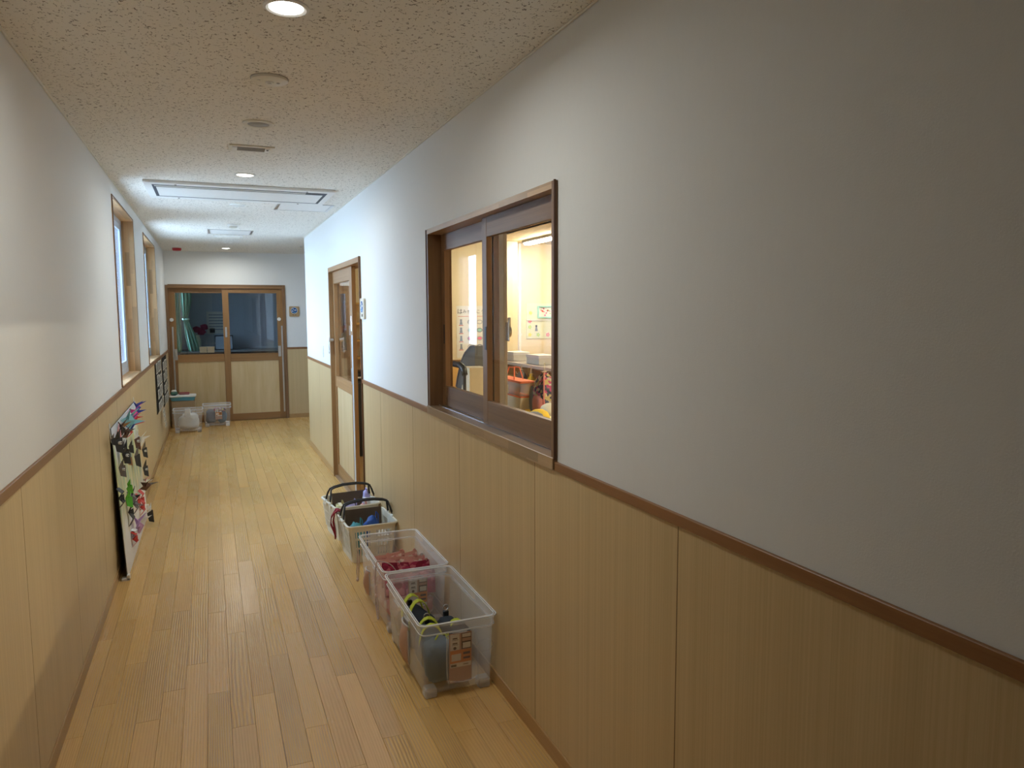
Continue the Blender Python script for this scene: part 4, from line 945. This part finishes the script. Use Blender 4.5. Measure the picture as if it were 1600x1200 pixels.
bundle(.846, 3.045, .034, -.1, 'blue grey bundle with lime loops in the middle of the nearest clear box', 1.0, 5, 'bluegrey', hgt=.095)
bundle(.972, 3.09, .034, .15, 'black bundle beside the right side of the nearest clear box', .92, 9, 'navy', arcs=1, hgt=.08, lum=(.06, .12, .085))
t_ = thing('slate_bag', (.848, 2.876, .034), 'slate blue cloth bag behind the front wall of the nearest clear box', 'bag')
obj('bag', B().lump((0, 0, .092), .078, .052, .09, .5, .15, 17, 3), 'bluegrey', t_, smooth=True); obj('drawcord', B().tube([(-.03, 0, .175), (-.01, .01, .20), (.02, .01, .195), (.03, 0, .17)], .004, 6), 'lime', t_)
# ---- pouches in box 2
M['crimson'] = pattern('crimson_print', [(.26, .008, .04), (.42, .03, .09), (.32, .012, .055), (.60, .16, .20)], 38.0); M['rose'] = pattern('rose_print', [(.60, .22, .22), (.72, .42, .38), (.66, .30, .28), (.78, .62, .52)], 30.0); M['peach'] = plain('peach_cloth', (.70, .36, .29), .8, bump=.2)
rg = random.Random(21)
pouches = []
def pouch(x, y, z, rx, ry, rz, w_, h_, mat, label, group):
    t_ = thing('cloth_pouch', (x, y, z), label, 'pouch', group); t_.rotation_euler = (rx, ry, rz)
    obj('pouch_body', B().pillow(w_, h_, .034, 8, rough=.016, seed=rg.uniform(0, 50)), mat, t_, smooth=True)
    obj('hem', B().band([(-w_*.46+w_*.92*i/8, h_*.44, .014*math.sin(math.pi*i/8)) for i in range(9)], .018, .004, (0, 1, 0)), ('peach' if mat != 'crimson' else 'crimson'), t_)
    obj('tab', B().band([(w_*.3, h_*.46, .006), (w_*.31, h_*.58, .012), (w_*.36, h_*.58, .005), (w_*.36, h_*.46, -.003)], .014, .002, (1, 0, 0)), 'lab_white' if rg.random() < .4 else 'peach', t_)
    return t_
# lower layers lie flat, upper ones stand up
t_ = thing('folded_blanket', (.898, 3.786, .034), 'rose cloth filling the bottom of the clear box under the pouches', 'cloth')
obj('fold', B().lump((0, 0, .045), .128, .275, .045, .45, .08, 3, 3), 'rose', t_, smooth=True); obj('fold', B().lump((.0, .02, .088), .118, .25, .02, .45, .2, 6, 3), 'peach', t_, smooth=True)
def row(y, xs, zs, mat, tilt, nm, where, group):
    pos = ['leftmost', 'middle', 'rightmost'] if len(xs) == 3 else ['leftmost', 'second', 'third', 'rightmost']
    for k, (x, z) in enumerate(zip(xs, zs)): pouch(x, y+rg.uniform(-.012, .012), z, R(90-tilt+rg.uniform(-10, 10)), rg.uniform(-.18, .18), rg.uniform(-.25, .25), .11, .125, mat, '%s %s of the %s in the pink-filled clear box' % (pos[k], nm, where), group)
row(3.595, (.815, .895, .975), (.208, .198, .2), 'crimson', 35, 'crimson patterned pouch', 'front row', 'front row of pouches')
row(3.70, (.83, .91, .978), (.212, .206, .21), 'crimson', 25, 'crimson patterned pouch', 'second row', 'second row of pouches')
row(3.80, (.815, .875, .935, .98), (.205, .21, .207, .203), 'rose', 18, 'rose patterned pouch', 'third row', 'third row of pouches')
row(3.91, (.82, .90, .977), (.195, .202, .195), 'rose', 12, 'rose patterned pouch', 'back row', 'back row of pouches')
# cords hanging over the left rim
M['cordpink'] = plain('pale_pink_cord', (.62, .46, .42), .7)
xl = .898-BW/2
def cord(pts, label, bead):
    t_ = thing('hanging_cord', (pts[0][0], pts[0][1], min(p[2] for p in pts)), label, 'cord'); L0 = t_.location
    # smooth the path
    P_ = [Vector(p) for p in pts]; q = []
    for i in range(len(P_)-1):
        p0, p1, p2, p3 = P_[max(i-1, 0)], P_[i], P_[i+1], P_[min(i+2, len(P_)-1)]
        for s in range(5):
            u = s/5; q.append(.5*((2*p1)+(p2-p0)*u+(2*p0-5*p1+4*p2-p3)*u*u+(3*p1-p0-3*p2+p3)*u**3)-L0)
    q.append(P_[-1]-L0)
    obj('string', B().tube(q, .0028, 6), 'cordpink', t_, smooth=True)
    bb = Vector(bead)-L0; obj('bead', B().lump(bb, .008, .008, .009, 1, 0, 0, 2), 'cordpink', t_, smooth=True)
cord([(xl+.13, 3.60, .20), (xl+.08, 3.60, .30), (xl+.02, 3.60, .333), (xl-.004, 3.595, .329), (xl-.010, 3.595, .25), (xl-.010, 3.60, .13), (xl-.010, 3.565, .06), (xl-.010, 3.535, .07), (xl-.010, 3.56, .15), (xl-.010, 3.585, .22)], 'pale pink cord looped over the left rim of the pink-filled clear box', (xl-.012, 3.575, .17))
cord([(xl-.012, 3.98, .275), (xl-.020, 3.99, .20), (xl-.022, 4.0, .12), (xl-.022, 4.03, .09), (xl-.022, 4.05, .14), (xl-.014, 4.04, .27)], 'short pale cord hanging at the back left corner of the pink-filled clear box', (xl-.024, 4.02, .1))

# ================================================================== SHOPPING BASKETS
M['bwhite'] = plain('cream_basket_plastic', (.74, .72, .62), .4)
def basket(loc, rz, label):
    t_ = thing('shopping_basket', loc, label, 'basket', 'white plastic shopping baskets', rz=rz)
    Wt, Lt, Wb, Lb, h = .315, .395, .265, .34, .245
    def dim(z): k = z/h; return Wb+(Wt-Wb)*k, Lb+(Lt-Lb)*k
    b = B()
    def slab(z0, z1, th=.004, out=0):
        w0, l0 = dim(z0); w1, l1 = dim(z1); r = .035
        rs = [rrect(0, 0, w0+out, l0+out, r, z0), rrect(0, 0, w1+out, l1+out, r, z1), rrect(0, 0, w1-2*th, l1-2*th, r-th, z1), rrect(0, 0, w0-2*th, l0-2*th, r-th, z0)]
        b.loft(rs+[rs[0]], False, False)
    slab(0, .04); slab(.088, .100); slab(.148, .162); slab(.205, h)
    w0, l0 = dim(0); b.loft([rrect(0, 0, w0-.004, l0-.004, .033, .002), rrect(0, 0, w0-.004, l0-.004, .033, .006)])
    def bar(f):  # f(z) -> centre, and which axis the slat is wide along
        for (z0, z1) in ((.04, .205),):
            a = f(z0); c = f(z1)
            ax = a[1]; w_ = a[2]
            dx, dy = (w_/2, .002) if ax == 'x' else (.002, w_/2)
            b.loft([[a[0]+Vector((-dx, -dy, 0)), a[0]+Vector((dx, -dy, 0)), a[0]+Vector((dx, dy, 0)), a[0]+Vector((-dx, dy, 0))], [c[0]+Vector((-dx, -dy, 0)), c[0]+Vector((dx, -dy, 0)), c[0]+Vector((dx, dy, 0)), c[0]+Vector((-dx, dy, 0))]])
    nx, ny = 13, 15
    for i in range(nx+1):
        u = -1+2*i/nx
        for s in (-1, 1): bar(lambda z, u=u, s=s: (Vector((u*(dim(z)[0]/2-.025), s*(dim(z)[1]/2-.002), z)), 'x', .022 if abs(abs(u)-1) < .01 or abs(u) < .09 else .008))
    for i in range(ny+1):
        u = -1+2*i/ny
        for s in (-1, 1): bar(lambda z, u=u, s=s: (Vector((s*(dim(z)[0]/2-.002), u*(dim(z)[1]/2-.025), z)), 'y', .024 if abs(abs(u)-1) < .01 or abs(u) < .08 else .010))
    # solid corners
    for sx in (-1, 1):
        for sy in (-1, 1):
            rings = []
            for z in (.03, .21):
                w_, l_ = dim(z); cx, cy = sx*(w_/2-.035), sy*(l_/2-.035); ring = []
                for r_ in (.0345, .0305):
                    an = [k*90/4 for k in range(5)]
                    if r_ < .033: an = an[::-1]
                    for a in an: ring.append(Vector((cx+sx*r_*math.cos(R(a)), cy+sy*r_*math.sin(R(a)), z)))
                rings.append(ring)
            b.loft(rings)
    obj('basket_body', b, 'bwhite', t_, smooth=25)
    rs = [rrect(0, 0, Wt, Lt, .036, h-.012), rrect(0, 0, Wt+.016, Lt+.016, .04, h-.010), rrect(0, 0, Wt+.018, Lt+.018, .04, h-.002), rrect(0, 0, Wt+.008, Lt+.008, .038, h+.003), rrect(0, 0, Wt-.008, Lt-.008, .034, h)]
    obj('rim', B().loft(rs+[rs[0]], False, False), 'bwhite', t_, smooth=35)
    for s in (-1, 1):
        obj('pivot_ear', B().box(s*(Wt/2+.003)-.006, -.075, h-.03, s*(Wt/2+.003)+.006, -.035, h+.012, bev=.004), 'bwhite', t_); obj('pivot_ear', B().box(s*(Wt/2+.003)-.006, .035, h-.03, s*(Wt/2+.003)+.006, .075, h+.012, bev=.004), 'bwhite', t_)
    for s in (-1, 1):
        xa = Wt/2+.004; ht = .105
        y0_, y1_ = s*.055, s*.016
        pts = [(-xa, y0_, h-.005), (-xa+.004, y0_*.9, h+.03), (-xa+.012, (y0_+y1_)/2, h+.065), (-xa+.02, y1_, h+ht-.012), (-xa+.05, y1_, h+ht), (-.05, y1_, h+ht+.010), (.05, y1_, h+ht+.010), (xa-.05, y1_, h+ht), (xa-.02, y1_, h+ht-.012), (xa-.012, (y0_+y1_)/2, h+.065), (xa-.004, y0_*.9, h+.03), (xa, y0_, h-.005)]
        obj('handle', B().tube(pts, .0068, 8), 'black', t_, smooth=True)
    return t_
bk1 = basket((.902, 4.765, 0), R(2), 'nearer white shopping basket with black handles and red cloth at its side')
bk2 = basket((.885, 5.265, 0), R(7), 'farther white shopping basket with black handles by the classroom door')
M['kraftdark'] = plain('dark_brown_board', (.135, .095, .062), .75)
def divider(x, y, w_, z0, h_, rz, tilt, label):
    t_ = thing('divider_board', (x, y, z0), label, 'board', 'brown dividers in the baskets', rz=rz); t_.rotation_euler = (tilt, 0, rz)
    obj('panel', B().box(-w_/2, -.004, 0, w_/2, .004, h_, bev=.001), 'kraftdark', t_); obj('fold_line', B().box(-w_/2, -.0048, h_*.72, w_/2, -.004, h_*.73), 'joint', t_)
divider(.905, 4.86, .245, .012, .262, R(2), R(-5), 'dark brown board standing upright in the nearer basket')
divider(.895, 5.37, .245, .012, .262, R(7), R(-5), 'dark brown board standing upright in the farther basket')
M['royal'] = plain('royal_blue_cloth', (.02, .09, .38), .6); M['teal'] = plain('teal_cloth', (.05, .28, .32), .6); M['lilac'] = plain('lilac_cloth', (.42, .38, .68), .7); M['redcloth'] = plain('wine_red_cloth', (.26, .008, .022), .8); M['paleyellow'] = plain('pale_yellow_cloth', (.6, .55, .25), .7)
def item(name, x, y, z, r, mat, label, seed, cat, e=.75, extra=None):
    t_ = thing(name, (x, y, z), label, cat); obj('body', B().lump((0, 0, r[2]), r[0], r[1], r[2], e, .25, seed, 3), mat, t_, smooth=True)
    if extra: extra(t_, r)
    return t_
def loop(mat):
    return lambda t_, r: obj('tag_loop', B().tube([(r[0]*.5, 0, r[2]*1.7), (r[0]*.7, .01, r[2]*2.3), (r[0]*.95, .01, r[2]*2.1), (r[0]*.9, 0, r[2]*1.5)], .004, 6), mat, t_)
item('blue_pouch', .925, 4.735, .010, (.055, .05, .118), 'royal', 'royal blue cloth pouch inside the nearer basket', 3, 'pouch', .8, loop('royal'))
item('teal_towel', .825, 4.71, .010, (.045, .06, .107), 'teal', 'teal rolled cloth inside the nearer basket', 7, 'cloth', .75, loop('teal'))
item('white_towel', .985, 4.68, .010, (.04, .06, .08), 'white', 'white folded cloth inside the nearer basket', 8, 'cloth', .6, loop('white'))
item('lilac_pouch', .88, 5.25, .010, (.05, .055, .105), 'lilac', 'lilac cloth pouch inside the farther basket', 11, 'pouch', .7, loop('lilac'))
item('yellow_pouch', .80, 5.24, .010, (.035, .06, .105), 'paleyellow', 'pale yellow cloth pouch inside the farther basket', 12, 'pouch', .7, loop('paleyellow'))
item('pink_pouch', .96, 5.20, .010, (.032, .06, .102), 'peach', 'peach cloth pouch inside the farther basket', 15, 'pouch', .7, loop('peach'))
t_ = thing('lilac_bag', (1.018, 5.345, .010), 'lilac and white bag standing up at the right end of the farther basket', 'bag'); obj('bag', B().lump((0, 0, .13), .030, .05, .13, .6, .18, 4, 3), 'lilac', t_, smooth=True); obj('white_band', B().lump((0, -.006, .2), .0305, .05, .035, .6, .1, 4, 2), 'white', t_, smooth=True); obj('handle_loop', B().tube([(0, -.03, .25), (0, -.025, .285), (0, .025, .285), (0, .03, .25)], .005, 6), 'lilac', t_)
# red cloth strap over the left rim between the two baskets
t_ = thing('red_cloth_strap', (.733, 4.93, .08), 'wine red cloth hanging over the left side between the two baskets', 'cloth')
obj('strap', B().band([(.028, .0, .178), (.012, -.005, .187), (-.012, -.01, .172), (-.024, -.02, .12), (-.016, -.03, .06), (-.012, -.02, .0)], .05, .008, (.25, 1, 0)), 'redcloth', t_, smooth=30)
obj('strap_loop', B().band([(.024, .04, .178), (.004, .045, .18), (-.028, .04, .13), (-.035, .02, .09), (-.02, .0, .045), (-.012, -.028, .02)], .028, .007, (.2, 1, .2)), 'redcloth', t_, smooth=30)
# pale strap over the farther basket
t_ = thing('pale_strap', (.78, 5.10, .0), 'pale strap drooping over the front rim of the farther basket', 'strap')
obj('webbing', B().band([(.0, .1, .235), (.005, .03, .262), (.01, -.035, .255), (.012, -.060, .2), (.012, -.058, .12), (.012, -.05, .05)], .022, .003, (1, 0, 0)), 'canvas', t_, smooth=30)

# ================================================================== ORIGAMI DISPLAY BOARD leaning on the left wall
def board_mat():
    t = NT('painted_display_paper'); tc = t.n('ShaderNodeTexCoord'); sp = t.n('ShaderNodeSeparateXYZ', {0: (tc, 3)})
    n = t.n('ShaderNodeTexNoise', {'Vector': t.coord((1, 16, 2.0)), 'Scale': 1.0, 'Detail': 2})
    n2 = t.n('ShaderNodeTexNoise', {'Vector': t.coord((1, 60, 3.0)), 'Scale': 1.0, 'Detail': 2})
    st = t.ramp((n, 0), [(.0, (.68, .66, .58)), (.36, (.30, .44, .22)), (.45, (.70, .60, .20)), (.53, (.15, .32, .26)), (.60, (.76, .62, .22)), (.68, (.66, .64, .58))], 'LINEAR')
    st = t.mix(t.math('MULTIPLY', (n2, 0), .35), st, (.72, .72, .64))
    nz = t.math('ADD', (sp, 2), t.math('MULTIPLY', t.math('SUBTRACT', (n, 0), .5), .5))
    c = t.mix(t.math('MULTIPLY', t.math('SUBTRACT', nz, .68), 8.0, True), st, (.62, .67, .72))
    c = t.mix(t.math('MULTIPLY', t.math('SUBTRACT', .40, nz), 6.0, True), c, (.72, .69, .66))
    p = t.pbr(c, .7); return t.m
M['display'] = board_mat(); M['cardback'] = plain('dark_card_back', (.05, .05, .055), .8); M['tape'] = plain('white_tape', (.74, .72, .66), .6)
BL0, BL1, BZ = 4.84, 6.33, .915
db = thing('display_board', (-.518, BL0, 0), 'white display board covered in folded paper birds, leaning on the left wall', 'display board')
lean = math.atan2(.045, BZ)
db.rotation_euler = (0, -lean, 0)
ln_ = BL1-BL0
obj('panel', B().box(-.004, 0, .002, 0, ln_, BZ), 'cardback', db); obj('painted_sheet', B().box(0, 0, .002, .002, ln_, BZ), 'display', db)
for (y, z) in ((.0, BZ-.02), (ln_-.02, BZ-.02)): obj('tape', B().box(-.007, y-.012, z-.06, -.004, y+.02, z+.05), 'tape', db)
obj('tape', B().box(-.03, -.03, .0, .012, .02, .012), 'tape', db); obj('tape', B().box(.0, -.03, .004, .014, .012, .03), 'tape', db); obj('tape', B().box(0, ln_-.01, .05, .016, ln_+.035, .09), 'tape', db)
PC = {'pink': (.82, .06, .36), 'royal': (.02, .05, .36), 'teal': (.20, .48, .56), 'red': (.58, .03, .02), 'black': (.014, .013, .015), 'brown': (.10, .035, .018), 'white': (.75, .75, .72), 'green': (.10, .46, .03), 'lilac': (.55, .32, .58), 'grey': (.14, .12, .11), 'rose': (.80, .38, .44), 'ochre': (.34, .17, .06)}
for k_, v_ in PC.items():
    t = NT('origami_'+k_); n = t.n('ShaderNodeTexNoise', {'Vector': t.coord(), 'Scale': 60.0}); c = t.mix((n, 0), tuple(x*.92 for x in v_), v_); t.pbr(c, .55); M['o_'+k_] = t.m
def fold(name, polys, mat, parent):
    """folded paper: thin facets"""
    b = B()
    for poly in polys:
        pts = [Vector(p) for p in poly]; n_ = (pts[1]-pts[0]).cross(pts[2]-pts[0]).normalized()*.0012
        b.loft([[p-n_ for p in pts], [p+n_ for p in pts]])
    return obj(name, b, mat, parent)
def place(px, py, out=.03):
    p = on(px, py, 'x', -.545+out*.4)
    return p.y-BL0, min(BZ-.03, max(.04, p.z))
def bird(px, py, s, c1, c2, c3=None, rot=0.0, out=.06):
    s *= .78; out *= .85
    y, z = place(px, py, out); e = thing('paper_bird', (0, 0, 0), None, None); e.parent = db; e.location = (.004, y, z); e.rotation_euler = (rot, 0, 0)
    o_ = out
    fold('body', [[(0, -s, 0), (o_*.7, -s*.15, s*.28), (o_, 0, -s*.05), (o_*.5, -s*.1, -s*.5)], [(0, s*.8, .1*s), (o_*.7, -s*.15, s*.28), (o_, 0, -s*.05), (o_*.5, -s*.1, -s*.5)]], 'o_'+c1, e)
    fold('wing', [[(o_*.3, -s*.3, .1*s), (o_*1.35, s*.3, s*.6), (o_*.5, s*.5, .05*s)], [(o_*.3, -s*.3, .1*s), (o_*.9, -s*.9, s*.6), (o_*.5, -s*.4, -.1*s)]], 'o_'+c2, e)
    fold('head', [[(o_*.6, s*.5, .05*s), (o_*1.7, s*.95, -.12*s), (o_*.7, s*.5, -.25*s)]], 'o_'+(c3 or c1), e)
def mask(px, py, s, c1, c2, eyes=True, out=.035, rot=0.0):
    s *= .88
    y, z = place(px, py, out); e = thing('paper_animal', (0, 0, 0), None, None); e.parent = db; e.location = (.004, y, z); e.rotation_euler = (rot, 0, 0)
    o_ = out
    fold('face', [[(o_*.4, -s*.7, s*.4), (o_, 0, s*.5), (o_, 0, -s*.8), (o_*.5, -s*.5, -s*.5)], [(o_*.4, s*.7, s*.4), (o_, 0, s*.5), (o_, 0, -s*.8), (o_*.5, s*.5, -s*.5)]], 'o_'+c1, e)
    fold('ear', [[(o_*.4, -s*.7, s*.4), (o_*.8, -s*.75, s*1.1), (o_*.8, -s*.15, s*.48)]], 'o_'+c2, e); fold('ear', [[(o_*.4, s*.7, s*.4), (o_*.8, s*.75, s*1.1), (o_*.8, s*.15, s*.48)]], 'o_'+c2, e)
    if eyes:
        for sg in (-1, 1):
            q = obj('eye', B().cyl((o_*.72, sg*s*.3, s*.12), (o_*.72+.012, sg*s*.3-.006, s*.12), s*.13, seg=10), 'o_white', e)
            obj('pupil', B().cyl((o_*.72+.012, sg*s*.3-.006, s*.12), (o_*.72+.014, sg*s*.3-.007, s*.12), s*.06, seg=8), 'o_black', e)
def ribbon(px, py, s, c, out=.03):
    y, z = place(px, py, out); e = thing('paper_ribbon', (0, 0, 0), None, None); e.parent = db; e.location = (.004, y, z)
    obj('strip', B().band([(.004, -.01, s), (out, 0, s*.5), (.008, .01, 0), (out, .01, -s*.5), (.004, .0, -s)], .05, .0015, (.2, 1, 0)), 'o_'+c, e)
    fold('knot', [[(out*.4, -.03, 0), (out*1.1, .0, .02), (out*.4, .03, 0), (out*1.1, 0, -.02)]], 'o_'+c, e)
bird(210, 640, .12, 'pink', 'pink', 'royal', .2, .075); bird(216, 636, .09, 'royal', 'royal', 'royal', .7, .06)
bird(203, 652, .16, 'teal', 'teal', 'teal', -.15, .085); bird(205, 660, .14, 'royal', 'royal', 'red', -.05, .08); bird(213, 652, .06, 'red', 'red', 'red', 0, .05)
bird(192, 670, .11, 'black', 'brown', 'ochre', .5, .05); bird(198, 676, .09, 'brown', 'brown', 'grey', .3, .05); ribbon(203, 671, .05, 'red')
mask(187, 678, .055, 'rose', 'rose', False, .03, .3)
mask(184, 694, .085, 'black', 'black', True, .06); mask(178, 689, .04, 'black', 'grey', False, .03); mask(194, 712, .085, 'black', 'black', True, .06, .2); mask(192, 703, .06, 'black', 'grey', True, .04); mask(203, 701, .05, 'black', 'black', False, .04)
mask(212, 691, .085, 'brown', 'white', True, .05); bird(219, 688, .12, 'white', 'white', 'white', .3, .06)
mask(222, 706, .075, 'black', 'grey', True, .05); mask(211, 718, .085, 'black', 'grey', False, .05); mask(200, 720, .05, 'ochre', 'black', False, .04)
mask(188, 735, .065, 'grey', 'grey', True, .05); mask(222, 735, .075, 'black', 'black', True, .05); bird(223, 752, .08, 'white', 'rose', 'white', 0, .05)
mask(197, 764, .05, 'green', 'green', False, .05, .3); mask(195, 784, .06, 'green', 'green', False, .055, -.2); ribbon(186, 778, .06, 'black')
bird(222, 759, .10, 'brown', 'brown', 'grey', .1, .085); bird(203, 780, .10, 'grey', 'black', 'grey', -.9, .06); ribbon(199, 800, .09, 'black'); ribbon(206, 787, .07, 'grey')
ribbon(210, 784, .055, 'red'); ribbon(216, 781, .075, 'red'); ribbon(216, 792, .06, 'red')
mask(225, 806, .085, 'black', 'white', False, .06); bird(209, 822, .15, 'lilac', 'lilac', 'white', .4, .075); ribbon(203, 842, .05, 'red'); ribbon(203, 834, .03, 'white')

# ================================================================== PHOTO SHEETS on the left wall
M['photo'] = pattern('photo_print', [(.06, .06, .06), (.42, .40, .36), (.16, .16, .15), (.55, .53, .5), (.25, .20, .16)], 60.0, .4); M['blackcard'] = plain('black_card', (.012, .010, .009), .7)
def photo_sheet(loc, w_, h_, label, curl, seed, backing):
    t_ = thing('photo_sheet', loc, label, 'photo display', 'photo sheets on the left wall')       # hangs on wall facing +X, y along
    if backing: obj('backing', B().box(.001, 0, 0, .006, w_, h_), 'blackcard', t_)
    rr = random.Random(seed); ny, nz = 3, 4
    for i in range(ny):
        for j in range(nz):
            y, z = (.04+(w_-.06)*i/ny), (.02+(h_-.03)*j/nz); pw_, ph_ = (w_-.06)/ny*rr.uniform(.75, .97), (h_-.03)/nz*rr.uniform(.7, .95)
            x0 = .008+curl*(1-z/h_)*.8+.004*rr.random()
            e = obj('photo_border', B().prism([(x0, y, z), (x0, y+pw_, z), (x0-curl*.1, y+pw_, z+ph_), (x0-curl*.1, y, z+ph_)], (.0015, 0, 0)), 'paper', t_)
            obj('photo', B().prism([(x0+.0016, y+.012, z+.012), (x0+.0016, y+pw_-.012, z+.012), (x0+.0016-curl*.08, y+pw_-.012, z+ph_-.012), (x0+.0016-curl*.08, y+.012, z+ph_-.012)], (.0008, 0, 0)), 'photo', e)
    return t_
photo_sheet((XL+TH, 8.75, .50), .95, .58, 'black card sheet of black and white photos below the farther left window', .02, 4, True)
photo_sheet((XL+TH, 9.95, .44), .95, .60, 'second sheet of photos on the left wall nearest the far doors', .015, 9, True)
photo_sheet((XL+TH+.012, 9.30, .25), .38, .24, 'loose photo strip hanging lowest on the left wall', .03, 14, False)

# ================================================================== FAR BINS by the end doors
def far_bin(loc, label): return clear_box(loc, .375, .30, .31, label)
fb1 = far_bin((-.325, 10.80, 0), 'clear bin with a white cloth bag by the far doors, left of the pair')
fb2 = far_bin((.040, 11.22, 0), 'clear bin with dark contents against the far doors, right of the pair')
t_ = thing('white_cloth_bag', (-.325, 10.80, .036), 'bulging white cloth bag inside the left far bin', 'bag')
obj('sack', B().lump((0, 0, .095), .135, .105, .095, .75, .18, 3, 3), 'white', t_, smooth=True); obj('neck', B().lump((.02, -.01, .165), .095, .08, .05, .7, .35, 5, 3), 'white', t_, smooth=True)
obj('drape', B().band([(0, -.098, .21), (0, -.112, .17), (0, -.110, .10)], .06, .004, (1, 0, 0)), 'white', t_)
obj('label_clip', B().box(-.035, -.172, .245, .035, -.146, .325, bev=.004), 'white', fb1)
t_ = thing('dark_toy_pile', (.03, 11.23, .036), 'slate grey folded cloth inside the right far bin', 'cloth'); obj('fold', B().lump((-.07, 0, .10), .068, .085, .095, .6, .15, 6, 3), 'slate', t_, smooth=True); obj('fold', B().lump((.075, .0, .09), .062, .085, .085, .6, .15, 8, 3), 'bluegrey', t_, smooth=True); obj('fold', B().lump((.045, 0, .19), .085, .075, .03, .7, .2, 9, 3), 'motley', t_, smooth=True)
lc = label_card(fb2, .09, .15); lc.location = (.02, -.1415, .255)
# brown carton with blue-edged tray
t_ = thing('brown_carton', (-.405, 11.30, 0), 'brown carton standing in the corner behind the left far bin', 'carton')
obj('carton_body', B().box(-.135, -.13, 0, .165, .13, .375, bev=.003), 'card', t_); obj('tape', B().box(-.136, -.02, .3755, .166, .02, .377), 'cardpale', t_)
M['trayblue'] = plain('sky_blue_plastic', (.12, .38, .50), .4)
t_ = thing('blue_tray', (-.395, 11.30, .378), 'sky blue tray with white lid on top of the brown carton', 'tray')
rs = [rrect(0, 0, .29, .24, .02, 0), rrect(0, 0, .33, .27, .025, .05), rrect(0, 0, .32, .26, .022, .05), rrect(0, 0, .28, .23, .018, .006)]
obj('tray', B().loft(rs), 'trayblue', t_, smooth=30); obj('lid', B().loft([rrect(0, 0, .325, .265, .024, .05), rrect(0, 0, .345, .285, .03, .056), rrect(0, 0, .345, .285, .03, .068), rrect(0, 0, .33, .27, .025, .072)]), 'white', t_, smooth=30)
t_ = thing('green_cloth_roll', (-.505, 11.27, .450), 'dark green and white rolled cloth on the blue tray', 'cloth'); obj('roll', B().lump((0, 0, .028), .045, .07, .028, .8, .15, 2, 3), plain('bottle_green', (.05, .14, .11), .7), t_, smooth=True); obj('white_end', B().lump((.0, .0, .058), .035, .05, .018, .8, .15, 6, 2), 'white', t_, smooth=True)
t_ = thing('red_pencil_case', (-.385, 11.35, .450), 'flat red case lying on the blue tray', 'case'); obj('case', B().box(-.06, -.035, 0, .075, .035, .03, bev=.008), plain('deep_red', (.28, .012, .03), .5), t_); obj('zip', B().box(-.061, -.036, .014, .076, -.0345, .018), 'steel', t_)
